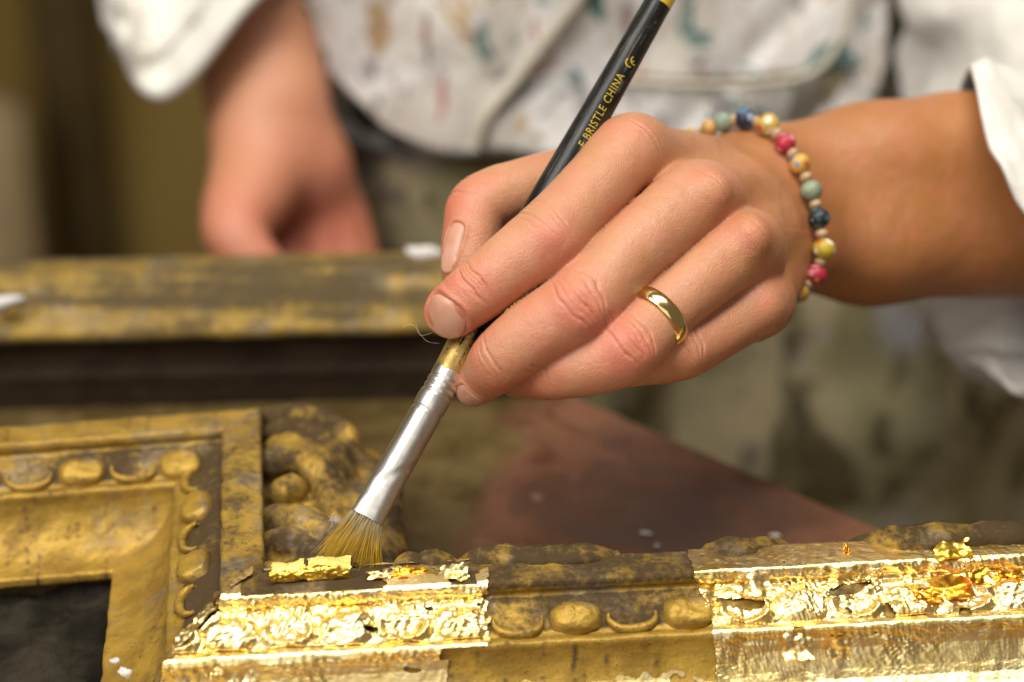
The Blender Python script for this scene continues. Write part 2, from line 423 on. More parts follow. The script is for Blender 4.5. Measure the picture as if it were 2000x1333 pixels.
hand.base = [
    cap((1240, 312, -2.3, 1.02), (1440, 366, -7.2, 1.45)), cap((1362, 402, -2.0, 1.02), (1485, 388, -7.0, 1.5)),
    cap((1442, 492, -2.1, 0.98), (1510, 445, -6.8, 1.45)), cap((1470, 600, -2.6, .88), (1515, 505, -6.6, 1.28)),
    cap((1320, 480, -4.2, 1.2), (1450, 430, -7.5, 1.5)), cap((1150, 350, -4.4, .95), (1390, 400, -8.0, 1.6)),
    cap((1190, 335, -3.9, .7), (1260, 360, -4.6, 1.0)),
    *[(*q, 1.3) for q in (cap((1490, 352, -8.0, 1.72), (1700, 330, -9.5, 1.88)), cap((1700, 330, -9.5, 1.88), (2150, 268, -12.6, 2.85)),
    cap((1525, 462, -8.0, 1.72), (1700, 468, -9.5, 1.9)), cap((1700, 468, -9.5, 1.9), (2150, 436, -12.6, 2.6)))],
    # knuckle heads and tendons
    (*cap((1236, 286, -1.6, .80), (1246, 290, -2.1, .8)), .3), (*cap((1386, 376, -.74, .56), (1402, 380, -1.6, .6)), .26),
    (*cap((1464, 464, -.80, .56), (1478, 466, -1.7, .6)), .26), (*cap((1486, 598, -1.75, .58), (1496, 590, -2.6, .55)), .3),
    (*cap((1122, 594, 1.52, .50), (1138, 608, 1.50, .50)), .30), (*cap((1222, 674, 1.25, .46), (1236, 686, 1.20, .46)), .30), (*cap((1076, 462, .92, .48), (1088, 474, .85, .45)), .30), (*cap((1328, 684, -.12, .42), (1340, 690, -.2, .42)), .25),
    (*cap((1400, 372, -1.7, .36), (1482, 352, -6.0, .26)), .4), (*cap((1480, 458, -2.0, .34), (1520, 410, -5.8, .24)), .4),
    (*cap((1505, 560, -3.2, .3), (1545, 470, -6.0, .22)), .4), (*cap((1425, 420, -2.6, .16), (1500, 390, -5.0, .14)), .18), (*cap((1500, 390, -4.9, .14), (1530, 440, -5.6, .12)), .16), (*cap((1300, 320, -2.4, .14), (1400, 330, -4.6, .13)), .16),
    (*cap((1290, 285, -2.6, .25), (1420, 318, -6.4, .2)), .5),
    (*cap((1560, 500, -6.6, .7), (1590, 495, -7.6, .6)), .8),
]
# dorsal crease sets: joint centre, next joint (distal), spread, depth
def jframe(L, i, j):
    a = K(*L[i][:3]); b = K(*L[j][:3]); ax = (b-a)/np.linalg.norm(b-a)
    return a, ax
CREASES = []
def crease(L, i, lines, amp, view=(-0.1, 0.25, 1.0), w=0.031, half=0.85):
    a0 = K(*L[i-1][:3]); c = K(*L[i][:3]); b0 = K(*L[i+1][:3]); ax = (b0-a0)/np.linalg.norm(b0-a0)
    v = np.array(view, float); nn = v-ax*(v@ax); nn /= np.linalg.norm(nn); bb = np.cross(nn, ax)
    CREASES.append((c, ax, nn, bb, L[i][3], lines, amp, w, half))
crease(IDX, 4, [(-.42, .25), (-.22, .1), (-.02, 0), (.16, -.1), (.36, -.2)], .015, (-.35, .55, .8))
crease(IDX, 6, [(-.26, .08), (-.12, 0), (.0, -.05), (.14, -.12), (.24, -.2)], .024, (-.2, .35, 1), .03)
crease(MID, 4, [(-.50, .30), (-.30, .22), (-.10, .08), (.07, -.05), (.27, -.2), (.45, -.32)], .024)
crease(MID, 6, [(-.28, .1), (.0, 0), (.22, -.15)], .015)
crease(RIN, 4, [(-.52, .30), (-.32, .22), (-.12, .1), (.06, -.05), (.25, -.2), (.43, -.32)], .025)
crease(RIN, 6, [(-.2, .1), (.05, 0)], .012)
crease(PIN, 3, [(-.36, .25), (-.16, .15), (.05, 0), (.25, -.2)], .018)
crease(THU, 4, [(-.45, .2), (-.2, .1), (.0, 0), (.2, -.1)], .014, (-.7, .5, .6))
crease(IDX, 1, [(-.1, -.35), (.1, -.32), (.3, -.3), (.48, -.3), (.66, -.3)], .010, (0.1, .7, .8), .03, 1.0)
crease(MID, 1, [(.3, -.3), (.5, -.3), (.7, -.3)], .007, w=.04, half=1.0)
crease(RIN, 1, [(.3, -.3), (.5, -.3), (.7, -.3)], .007, w=.04, half=1.0)
def skin_detail(V, N):
    D = np.zeros(len(V)); nz = fbm(V, 2.2, 3, 5)*0.10
    for c, ax, nn, bb, r, lines, amp, w, half in CREASES:
        q = V-c; ix = np.flatnonzero((q**2).sum(1) < (r*1.75)**2)
        if not len(ix): continue
        q = q[ix]; s = q@ax; t = q@bb; m = q@nn
        face = sst(0.15*r, 0.55*r, m)*sst(half*r*1.12, half*r*.55, np.abs(t))
        lv = fbm(q, 1.7, 2, 11)
        for k, (s0, cv) in enumerate(lines):
            x = s-(s0*r*1.05 + cv*(t*t)/(r) ) - nz[ix]*.55
            D[ix] -= 3.0*amp*np.clip(0.60+0.40*np.sin(k*2.3+1)+.5*lv, .1, 1.4)*face*np.exp(-(x/w)**2)
        D[ix] += amp*0.35*face*np.exp(-(s/(.5*r))**2)           # puffed skin between folds
    D += 0.018*fbm(V, 1.0, 2, 3) + 0.003*fbm(V, 4.0, 3, 4) + .004*(np.abs(fbm(V*np.array([1, 1, .6]), 3.0, 2, 14))-.2)
    return D

# nails: centre pixel, depth guess, long axis (camera aligned), facing
def trace(fl, o, d, off=0.0, far=4.0):
    t = np.zeros(len(o))
    for _ in range(40):
        q = fl.ds(o+d*t[:, None])-off; t += np.clip(q, -.2, .4)*.9
    return o+d*t[:, None], t
def nail_frame(c, axis, facing):
    c = np.array(c, float); f = np.array(facing, float); f /= np.linalg.norm(f)
    p, _ = trace(hand, (c+f*3)[None], (-f)[None]); p = p[0]; g = hand.grad(p[None], .12)[0]
    a = np.array(axis, float); a = a-g*(a@g); a /= np.linalg.norm(a); b = np.cross(a, g); return p, a, b, g
NAILS = [dict(fr=nail_frame(K(876, 619, .6), (-.46, -.89, 0), (-.35, -.15, 1)), L=.56, W=.60, free=.08),
         dict(fr=nail_frame(K(908, 480, -1.9), (-.28, -1, .1), (-.85, .1, .75)), L=.62, W=.30, free=.25),
         dict(fr=nail_frame(K(925, 752, -.6), (-.6, -.6, -.5), (-.25, -.75, .75)), L=.36, W=.40, free=.06)]
def nail_uv(V, n):
    p, a, b, g = n['fr']; q = V-p; return q@a/n['L'], q@b/n['W'], q@g
def nail_rho(u, v): return (np.abs(u)**2.8+np.abs(v)**2.8)**(1/2.8)
def nail_mesh(n, N=25):
    p, a, b, g = n['fr']; us = np.linspace(-1, 1, N)
    U, W = np.meshgrid(us, us, indexing='ij')
    # square -> superellipse
    rho = np.maximum(np.abs(U), np.abs(W)); ang = np.arctan2(W, U); k = (np.abs(np.cos(ang))**2.8+np.abs(np.sin(ang))**2.8)**(-1/2.8)
    U2, W2 = rho*k*np.cos(ang), rho*k*np.sin(ang)
    U2 = np.where(U2 > 0, U2*(1+n['free']/n['L']), U2)
    O = p+a*(U2*n['L'])[..., None]+b*(W2*n['W'])[..., None]; O = O.reshape(-1, 3)
    S, _ = trace(hand, O+g*1.2, np.tile(-g, (len(O), 1)))
    hgt = (S-O)@g; hgt = np.maximum(hgt, -.5)
    h2 = hgt.reshape(N, N)
    u, w = U2.reshape(-1), W2.reshape(-1)
    # a nail is a clean cylinder-like shell: fit a quadratic
    A = np.stack([np.ones_like(u), u, w, u*u, w*w], 1); m = nail_rho(u, w) < .95
    cf, *_ = np.linalg.lstsq(A[m], hgt[m], rcond=None); fit = A@cf
    rim = sst(.80, 1.0, nail_rho(u, w))
    top = O+g*(fit+.030-.030*rim*(u < .6))[:, None]
    bot = O+g*(fit-.06)[:, None]
    F = grid_faces(N, N); n2 = N*N
    edge = [(i, 0) for i in range(N)]+[(N-1, j) for j in range(1, N)]+[(i, N-1) for i in range(N-2, -1, -1)]+[(0, j) for j in range(N-2, 0, -1)]
    e = [i*N+j for i, j in edge]; E = np.array([[e[k], e[k-1], e[k-1]+n2, e[k]+n2] for k in range(len(e))])
    return np.concatenate([top, bot]), np.concatenate([F, F[:, ::-1]+n2, E]), np.concatenate([u, u])
def build_hand(h):
    V, F = hand.mesh(h, K(820, 830, 0)*[1, 1, 0]+[0, 0, -17], [18.5, 8.2, 2.6])
    V = hand.project(V, 2); V, F = subdiv(V, F); V = hand.project(V, 1); N = hand.grad(V)
    D = skin_detail(V, N)
    for n in NAILS:
        u, v, w = nail_uv(V, n); m = np.abs(w) < .5; r = nail_rho(u/(1+.0*u), v)
        cut = np.where(u > .55, sst(1.25, .9, u), 1.0)
        D += m*np.where(r < 1.0, -0.012, 0)*1.0
        D += m*(0.040*np.exp(-((r-1.17)/.12)**2) - 0.030*np.exp(-((r-1.0)/.07)**2))*cut
    V2 = V+N*D[:, None]
    def g(c, r): return np.exp(-((V-K(*c))**2).sum(1)/r**2)
    bl = (.75*g((1085, 470, 1.3), .75)+1.15*g((1128, 600, 2.0), .80)+1.25*g((1228, 682, 1.7), .80)+.45*g((1372, 365, -.5), .8)+.40*g((1460, 462, -.5), .8)
          + .35*g((1240, 270, -1), .9)+.8*g((860, 600, .6), 1.1)+.55*g((940, 562, 1.4), .7)+.85*g((960, 725, .5), .9)+.55*g((1060, 740, .5), .9)
          + .85*g((890, 410, -2.2), 1.1)+.6*g((920, 760, -.6), .8)+.35*g((1330, 690, .2), .9)+.35*g((1480, 600, -1.2), .8)
          + .30*g((1100, 660, 1.5), 1.8)+.25*g((900, 560, .8), 1.6))
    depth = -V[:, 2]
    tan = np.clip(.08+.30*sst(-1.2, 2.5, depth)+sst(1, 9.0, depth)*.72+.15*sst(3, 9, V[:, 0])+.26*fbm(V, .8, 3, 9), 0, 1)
    bl = np.clip(bl+.05+.30*fbm(V, 1.6, 3, 8), 0, 1)
    return V2, F, bl, tan

# the other hand and the rest of the figure, coarser
rh = Flesh(); rh.kf = 1.0; rh.kb = 1.6
ZB = -29.0
rh.base = [cap((428, -420, ZB-6, 3.31), (468, -60, ZB-1, 2.67)), cap((508, -420, ZB-6, 3.13), (533, -60, ZB-1, 2.48)),
           cap((468, -60, ZB-1, 2.67), (500, 200, ZB, 1.79)), cap((533, -60, ZB-1, 2.48), (546, 210, ZB, 1.70)),
           cap((500, 200, ZB, 1.79), (508, 320, ZB+1, 1.66)), cap((546, 210, ZB, 1.70), (588, 330, ZB-.5, 1.61)),
           cap((508, 320, ZB+1, 1.47), (478, 400, ZB+2.6, 1.43)), cap((578, 320, ZB-.5, 1.56), (603, 420, ZB-1.5, 1.24)), cap((603, 330, ZB-1, 1.38), (643, 420, ZB-2, 1.20))]
rh.fing = [finger([(493, 370, ZB+2, 1.5), (458, 440, ZB+4, 1.35), (478, 490, ZB+4.6, 1.15), (533, 550, ZB+4.6, .95)], 4),
           finger([(588, 410, ZB-1.5, 1.2), (563, 500, ZB-1, 1.0), (548, 590, ZB-.5, .95), (568, 650, ZB-.5, .8)], 4),
           finger([(613, 410, ZB-1.6, 1.2), (628, 510, ZB-1, 1.05), (628, 600, ZB-1, 1.0), (628, 670, ZB-1.5, .8)], 4),
           finger([(638, 405, ZB-2, 1.15), (670, 500, ZB-1.4, 1.0), (673, 580, ZB-1.5, .95), (668, 640, ZB-2, .75)], 4),
           finger([(648, 390, ZB-2.4, 1.05), (693, 470, ZB-2, .85), (703, 540, ZB-2, .8), (698, 590, ZB-2.5, .65)], 4)]
# ------------------------------------------------------------------ materials
ZT, ZB_ = -5.4, -9.8                              # level of the frame's top fillet and of the table top
C_ = G(430, 1167, ZT)
M_skin = m_skin()
M_nail = m_simple('fingernail', (0.53, 0.255, 0.165), 0.36, 0, (500, .12, .0003), (120, (0.58, 0.32, 0.23)), Subsurface_Weight=.2, Subsurface_Scale=.002)
M_gilt = m_old_gilt()
M_leafm = m_leaf('fresh_gold_leaf', (1.0, 0.81, 0.40), (0.97, 0.71, 0.24))
M_leaf_o = m_leaf('amber_gold_leaf', (0.92, 0.46, 0.05), (0.75, 0.32, 0.03))
M_leaf_y = m_leaf('bright_gold_leaf', (1.0, 0.72, 0.13), (1.0, 0.62, 0.06))
M_flake = m_leaf('lemon_gold_leaf', (1.0, 0.80, 0.26), (1.0, 0.66, 0.08)); M_flake.node_tree.nodes['Principled BSDF'].inputs['Metallic'].default_value = .25
M_handle, M_ferr, M_brist = m_handle(), m_ferrule(), m_bristle()
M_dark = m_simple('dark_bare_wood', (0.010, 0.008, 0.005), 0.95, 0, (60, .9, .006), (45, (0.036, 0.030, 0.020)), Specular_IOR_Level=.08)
M_ring = m_simple('polished_gold', (0.95, 0.72, 0.34), 0.17, 1.0, (160, .06, .0006))
M_letter = m_simple('gold_print', (0.62, 0.47, 0.05), 0.4, 0.2, None, (1500, (0.40, 0.28, 0.02)))
M_wall = m_simple('olive_wall', (0.205, 0.130, 0.024), 0.9, 0, None, (2.5, (0.250, 0.168, 0.044)))
M_post = m_simple('dark_timber', (0.125, 0.080, 0.022), 0.8, 0, None, (8, (0.17, 0.112, 0.036)))
M_tan = m_simple('tan_board', (0.32, 0.23, 0.12), 0.9, 0, None, (6, (0.16, 0.11, 0.05)))
M_floor = m_simple('workshop_floor', (0.16, 0.13, 0.09), 0.9, 0, None, (6, (0.22, 0.18, 0.12)))
M_apron = m_cloth('stained_white_apron', (0.82, 0.80, 0.78), (0.72, 0.69, 0.66), [((0.46, 0.40, 0.32), 20, .50, .60, .55), ((0.05, 0.17, 0.15), 40, .60, .64, .9), ((0.42, 0.25, 0.08), 36, .625, .66, .8), ((0.16, 0.14, 0.15), 44, .59, .64, .75), ((0.35, 0.10, 0.07), 40, .64, .67, .8)])
M_shirt = m_cloth('white_cotton', (0.68, 0.66, 0.60), (0.60, 0.58, 0.54), [])
M_trous = m_cloth('paint_stained_trousers', (0.28, 0.255, 0.145), (0.185, 0.155, 0.062), [((0.40, 0.33, 0.20), 9, .47, .58, .8), ((0.34, 0.33, 0.38), 9, .50, .60, .7), ((0.055, 0.042, 0.014), 19, .50, .60, .85), ((0.07, 0.11, 0.06), 18, .58, .70, .5), ((0.30, 0.16, 0.03), 20, .66, .70, .6), ((0.07, 0.065, 0.08), 18, .60, .66, .7)])
M_seam = m_simple('beige_tape', (0.50, 0.45, 0.36), 0.9, 0, (300, .3, .001))
M_plaster = m_simple('white_plaster', (0.60, 0.57, 0.53), 0.85, 0, (200, .4, .001))
M_thread = m_simple('pale_fibre', (0.62, 0.54, 0.45), 0.6)

def loc2cam(P):
    P = np.asarray(P, float); x, y, z = P[..., 0], P[..., 1], P[..., 2]
    return np.stack([x, y*sp+z*cp, -y*cp+z*sp], -1)

# ------------------------------------------------------------------ setting
def box(lo, hi):
    V = np.array([[x, y, z] for x in (lo[0], hi[0]) for y in (lo[1], hi[1]) for z in (lo[2], hi[2])], float)
    return V, [[0, 1, 3, 2], [4, 6, 7, 5], [0, 4, 5, 1], [2, 3, 7, 6], [0, 2, 6, 4], [1, 5, 7, 3]]
fl = -84.8
tag(obj('floor', *box((-260, -160, fl-5), (260, 160, fl)), M_floor, None, False), kind='structure')
tag(obj('wall', *box((-260, 135, fl), (260, 145, 190)), M_wall, None, False), kind='structure')
def bevel_box(lo, hi, b=0.5):
    bm = bmesh.new(); V, F = box(lo, hi); vs = [bm.verts.new(v) for v in V]
    for f in F: bm.faces.new([vs[i] for i in f])
    bm.normal_update(); bmesh.ops.recalc_face_normals(bm, faces=bm.faces)
    bmesh.ops.bevel(bm, geom=bm.edges[:], offset=b, segments=2, affect='EDGES')
    V = np.array([v.co[:] for v in bm.verts]); F = [[v.index for v in f.verts] for f in bm.faces]
    bm.verts.index_update(); V = np.array([v.co[:] for v in bm.verts]); F = [[v.index for v in f.verts] for f in bm.faces]; bm.free(); return V, F
xa, xb = Y(95, 300, 128)[0], Y(205, 300, 128)[0]
tag(obj('wooden_post', *bevel_box((xa, 125, fl), (xb, 133, 120), 1), M_post), 'dark brown timber post standing against the olive wall on the left', 'post')
xa, xb = Y(-150, 300, 118)[0], Y(66, 300, 118)[0]; zt_ = Y(30, 170, 118)[2]
V, F = bevel_box((xa, 112, fl), (xb, 118, zt_), 1.2)
tag(obj('tan_panel', V, F, M_tan), 'tan board leaning at the far left edge behind the old moulding', 'board')

# table: red board with a slanting edge
e1, e2 = G(1150, 780, ZB_), G(1772, 1050, ZB_); ed = (e2-e1)/np.linalg.norm(e2-e1)
p1 = e1-ed*((19.0-e1[1])/ed[1]*-1); p1 = e1+ed*((19.0-e1[1])/ed[1]); p2 = e1+ed*((-45-e1[1])/ed[1])
poly = np.array([[-70, 19], p1[:2], p2[:2], [-70, -45]])
def prism(poly, z0, z1):
    n = len(poly); V = np.concatenate([np.c_[poly, np.full(n, z0)], np.c_[poly, np.full(n, z1)]])
    return V, [list(range(n))[::-1], list(range(n, 2*n))]+[[i, (i+1) % n, n+(i+1) % n, n+i] for i in range(n)]
tb = thing('table', 'red brown stained worktable with a slanting edge below the hand', 'table', (-25, -10, fl))
V, F = prism(poly, ZB_-3, ZB_)
bm = bmesh.new(); vs = [bm.verts.new(v) for v in V]
for f in F: bm.faces.new([vs[i] for i in f])
bmesh.ops.recalc_face_normals(bm, faces=bm.faces); bmesh.ops.bevel(bm, geom=bm.edges[:], offset=.25, segments=2, affect='EDGES'); bm.verts.index_update()
V = np.array([v.co[:] for v in bm.verts]); F = [[v.index for v in f.verts] for f in bm.faces]; bm.free()
org = V.mean(0); gx = G(985, 1000, ZB_)
s_tbl = [(gx[0]-org[0])*.01-.28*(gx[1]-org[1])*.01]
obj('tabletop', V, F, m_table(), tb, False)
for x, y in ((-64, 13), (-64, -39), (-10, 12), (10, -39)):
    obj('leg', *bevel_box((x-2.5, y-2.5, fl), (x+2.5, y+2.5, ZB_-3.05)), M_post, tb)

# ------------------------------------------------------------------ the gilded frame: one moulding swept round an eared corner
A_, B_, D_ = G(0, 870, ZT), G(434, 837, ZT), G(2000, 1087, ZT)
A_ = B_+(A_-B_)*2.2; D_ = C_+(D_-C_)*1.35
PATH = [A_[:2], B_[:2], C_[:2], D_[:2]]
dirs = [(PATH[i+1]-PATH[i])/np.linalg.norm(PATH[i+1]-PATH[i]) for i in range(3)]
outs = [np.array([d[1], -d[0]]) for d in dirs]
mits = [outs[0], (outs[0]+outs[1])/(1+outs[0]@outs[1]), (outs[1]+outs[2])/(1+outs[1]@outs[2]), outs[2]]
keys = [(-1.2, 4.38), (-1.2, .10), (-1.14, .02), (-.6, 0), (-.06, 0), (0, .05), (.03, .26), (-.05, .40), (.05, .50), (.22, .53), (1.25, 1.0), (1.30, .96), (1.46, .97), (1.53, 1.03), (1.53, 1.14)]
cove = [(1.53+1.75*(1-math.cos(q)), 1.14+1.55*math.sin(q)) for q in np.linspace(0.12, math.pi/2, 9)]
keys += cove+[(3.34, 2.69), (3.44, 2.74), (3.46, 2.98), (3.30, 3.06), (3.0, 3.2), (2.85, 4.38)]
def densify(k, step=.09, cap_=14):
    out = []
    for a, b in zip(k[:-1], k[1:]):
        n = max(1, int(math.hypot(b[0]-a[0], b[1]-a[1])/step+.5)); n = min(n, cap_)
        out += [(a[0]+(b[0]-a[0])*i/n, a[1]+(b[1]-a[1])*i/n) for i in range(n)]
    return np.array(out+[k[-1]])
PROF = densify(keys)
def prof_normal(pf):
    t = np.gradient(pf, axis=0); n = np.stack([-(-t[:, 1]), t[:, 0]], 1)      # (u, up) = (dh, du) turned outward
    return n/(np.linalg.norm(n, axis=1)[:, None]+1e-9)
PN = prof_normal(PROF)
def seg_pt(i, t, uh):
    """i-th run, t along it 0..1, uh (n,2)"""
    u = uh[:, 0:1]; a = PATH[i]+u*mits[i]; b = PATH[i+1]+u*mits[i+1]
    return np.c_[a+(b-a)*t, ZT-uh[:, 1]]
def cracks(s, w, seed):
    """fine shrinkage cracks across the run: s along it"""
    r = np.random.default_rng(seed); c = np.cumsum(r.uniform(.25, .95, 90)); out = 0
    for k, x in enumerate(c): out = out+np.exp(-((s-x-.10*vn(np.stack([w*1.3, w*0+k, w*0], -1), 1, seed))/.022)**2)*sst(-.1, .35, vn(np.stack([w*1.1, w*0+k*3.1, w*0], -1), 1, seed+1)+.1)
    return np.clip(out, 0, 1)
fr = thing('picture_frame', 'old gilded carved picture frame corner with bright fresh gold leaf along its front rail', 'picture frame', (*C_[:2], ZB_))
rails = []
for i in range(3):
    L = np.linalg.norm(PATH[i+1]-PATH[i]); n = int(L/.12); rows = []
    for k in range(n+1): rows.append(seg_pt(i, k/n, PROF))
    W = np.array(rows); S = np.repeat(np.linspace(0, L, n+1)[:, None], len(PROF), 1); U = np.repeat(PROF[None, :, 0], n+1, 0); H = np.repeat(PROF[None, :, 1], n+1, 0)
    P3 = np.stack([S+40*i, U, H], -1)
    nrm = np.stack([np.tile(PN[:, 0:1]*outs[i][None, 0], (n+1, 1, 1))[..., 0], np.tile(PN[:, 0:1]*outs[i][None, 1], (n+1, 1, 1))[..., 0], np.tile(PN[:, 1], (n+1, 1))], -1)
    ends = np.minimum(S, L-S); ez = sst(0, .3, ends)
    d = (.028*fbm(P3, 1.3, 3, 2)+.020*fbm(P3, 4, 3, 3))*ez
    band = (U > .0) & (H > .38) & (H < .93)
    chip = sst(.42, .62, fbm(P3, .9, 3, 21))*((U > -.15) & (U < .1) & (H < .45))
    d = d - .05*chip*ez - .03*band*sst(0, .6, vn(P3, 2.2, 6))*ez
    rough_core = (H > 3.05)
    d = d + .16*rough_core*fbm(P3, 1.1, 3, 14)*ez
    W = W+nrm*d[..., None]
    dirt_shade = .44+.36*band+.08*((H > .2) & (H < .52) & (U > -.2))+1.2*rough_core+.42*((U < .02) & (H < .2))*(i == 2)+.20*fbm(P3, .8, 3, 4)-.30*((H > .9) & (H < 1.1))-.22*((H > 2.5) & (H < 2.9))+.22*(i == 1)-.10*((U > 1.5))  # grime and bare zones; the undercut below the arris has recess shade coloured in
    Sr = (W[..., 0]-PATH[i][0])*dirs[i][0]+(W[..., 1]-PATH[i][1])*dirs[i][1]; ck = cracks(Sr, U+H, 31+i)*((U > 1.4) | (H < .05))*(i != 1)*.9
    o = obj('rail', W.reshape(-1, 3), grid_faces(n+1, len(PROF)), M_gilt, fr, attrs={'dirt_shade': np.clip(dirt_shade, 0, 1).ravel(), 'crack': ck.ravel()})
    rails.append(o)
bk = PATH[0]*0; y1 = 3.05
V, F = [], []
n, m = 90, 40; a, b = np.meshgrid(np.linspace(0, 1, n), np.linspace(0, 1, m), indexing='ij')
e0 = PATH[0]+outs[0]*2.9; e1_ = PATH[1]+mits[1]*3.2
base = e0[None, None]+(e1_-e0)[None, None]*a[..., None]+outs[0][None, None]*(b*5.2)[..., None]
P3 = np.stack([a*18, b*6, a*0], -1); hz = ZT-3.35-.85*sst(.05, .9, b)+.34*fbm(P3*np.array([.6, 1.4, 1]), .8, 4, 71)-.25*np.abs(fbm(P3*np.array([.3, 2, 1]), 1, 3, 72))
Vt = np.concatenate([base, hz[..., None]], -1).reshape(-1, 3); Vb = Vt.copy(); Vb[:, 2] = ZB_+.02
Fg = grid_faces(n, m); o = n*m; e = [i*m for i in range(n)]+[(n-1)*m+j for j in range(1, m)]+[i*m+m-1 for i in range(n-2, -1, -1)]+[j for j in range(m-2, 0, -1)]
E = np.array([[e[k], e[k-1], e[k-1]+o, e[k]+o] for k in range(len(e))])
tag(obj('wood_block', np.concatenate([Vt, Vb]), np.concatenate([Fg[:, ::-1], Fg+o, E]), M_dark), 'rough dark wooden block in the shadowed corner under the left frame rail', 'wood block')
# eggs and shells in the hollow band
bt = np.array([1.03, .47]); bt /= np.linalg.norm(bt); bn = np.array([bt[1], bt[0]])      # band tangent (u,down) and normal (u,up)
def frame_M(i, s, uv=.62):
    """object matrix on the band of run i, s cm from its start"""
    L = np.linalg.norm(PATH[i+1]-PATH[i]); u = .22+bt[0]*uv; h = .53+bt[1]*uv
    p = PATH[i]+dirs[i]*s+outs[i]*u
    X = -np.array([*dirs[i], 0]); Tn = np.array([*(outs[i]*bt[0]), -bt[1]]); Nn = np.array([*(outs[i]*bn[0]), bn[1]])
    M = Matrix.Identity(4)
    for c, v in enumerate((X, Tn, Nn)):
        for r in range(3): M[r][c] = v[r]
    M.translation = Vector(wld(np.array([*p, ZT-h])))-wpos(fr); return M
def egg_mesh(seed):
    n, m = 22, 30; V = []
    for a in range(n):
        th = math.pi/2*a/(n-1)
        for b in range(m):
            q = 2*math.pi*b/m; e = .75; c, s_ = math.cos(q), math.sin(q)
            x = math.copysign(abs(c)**e, c)*math.cos(th)**.55*.70; y = math.copysign(abs(s_)**e, s_)*math.cos(th)**.55*.50
            V.append((x*(1-.12*(y > 0)*y), y, .40*math.sin(th)**.8-.06))
    V = np.array(V); V += .075*np.stack([fbm(V, 1.7, 4, seed+k) for k in range(3)], -1)
    return V*.01, grid_faces(n, m, wrap_m=True)
def shell_mesh(seed):
    q = np.linspace(math.radians(-12), math.radians(192), 26)
    pts = np.stack([.66*np.cos(q), .16+.44*np.sin(q)-.15, .03+0*q], 1); rad = .135*np.clip(np.sin((q+.25)/(math.pi+.5)*math.pi), .25, 1)**.6
    V, F = tube(pts, rad, 8); V[:, 2] = V[:, 2]*1.25+.03
    V += .03*np.stack([fbm(V, 2.4, 3, seed+k) for k in range(3)], -1)
    c = np.linspace(0, 1, 8); 
    return V*.01, F
def first(name, VF, dirt_shade, seed):
    V, F = VF; zz = V[:, 2]*100
    o = obj(name, V, F if isinstance(F, np.ndarray) else F, M_gilt, None, True, {'dirt_shade': np.clip(dirt_shade-.12+.32*fbm(V*100, 1.5, 3, seed), 0, 1), 'crack': np.zeros(len(V))}, 'm')
    o.parent = fr; return o
protos_e = [first('egg', egg_mesh(50+7*k), .46, k) for k in range(3)]
protos_s = [first('shell', shell_mesh(90+7*k), .62, k) for k in range(2)]
def s_of(i, px, py):
    g = G(px, py, ZT-.75)[:2]; return (g-PATH[i])@dirs[i]
spots = [(0, 'e', s_of(0, 160, 915)), (0, 's', s_of(0, 57, 925)), (0, 's', s_of(0, 262, 912)), (0, 'e', s_of(0, 352, 900)), (0, 'e', s_of(0, -40, 925)),
         (1, 's', s_of(1, 385, 935)), (1, 'e', s_of(1, 385, 992)), (1, 's', s_of(1, 385, 1050)), (1, 'e', s_of(1, 382, 1108)), (1, 's', s_of(1, 382, 1172)),
         (2, 's', s_of(2, 1010, 1205)), (2, 'e', s_of(2, 1122, 1198)), (2, 's', s_of(2, 1232, 1195)), (2, 'e', s_of(2, 1342, 1188))]
used = set(); ce, cs_ = 0, 0
for i, ty, s in spots:
    P = (protos_e if ty == 'e' else protos_s); k = (ce if ty == 'e' else cs_) % len(P)
    src = P[k]; M = frame_M(i, s) @ Matrix.Diagonal((1.0, .95, 1.0, 1) if i == 1 else (1, 1, 1, 1))
    if id(src) not in used: used.add(id(src)); o = src; o.matrix_local = M
    else: o = place_copy(src, fr, M)
    if ty == 'e': ce += 1
    else: cs_ += 1

# carved acanthus in the corner, inside the fillet
ac = Flesh(); ac.kb = .25
def AC(px, py, h): return loc2cam(G(px, py, ZT+h-.12)-np.array([0, 0, .28]))
def arc(pts, r0, r1, k=.22):
    C = catmull(np.array([AC(*p) for p in pts]), 6); n = len(C)-1
    return [(C[i], C[i+1], r0+(r1-r0)*i/n, r0+(r1-r0)*(i+1)/n, k) for i in range(n)]
ac.base = []
for q in ([(525, 806, -.2), (600, 800, .0), (665, 830, -.1), (690, 880, -.6), (690, 930, -1.2)], [(530, 838, -.3), (590, 830, .05), (645, 862, -.1), (668, 905, -.6), (672, 960, -1.1)],
          [(535, 868, -.3), (580, 860, .05), (625, 885, -.05), (650, 920, -.5), (664, 1000, -1.0)], [(522, 905, -.5), (540, 885, -.1), (585, 885, .0), (625, 915, -.2), (645, 960, -.6), (660, 1030, -1.0)]):
    ac.base += arc(q, .36, .30)
ac.base += [(AC(548, 945, -.35), AC(572, 940, -.25), .40, .42, .12), (AC(522, 960, -.6), AC(548, 948, -.35), .22, .36, .1)]
ac.base += arc([(525, 1010, -.7), (560, 1000, -.3), (600, 1010, -.2), (640, 1035, -.45)], .45, .30, .2)
ac.base += arc([(520, 1060, -.8), (560, 1045, -.45), (600, 1062, -.5), (650, 1085, -.7)], .42, .30, .15)
ac.base += arc([(580, 985, -.4), (620, 1000, -.35), (665, 1045, -.8)], .26, .2, .1)
ac.base += arc([(640, 960, -.8), (690, 1010, -1.2), (700, 1080, -1.4)], .5, .45, .3)
lo_ = PATH[1]+(-1.2)*mits[1]; 
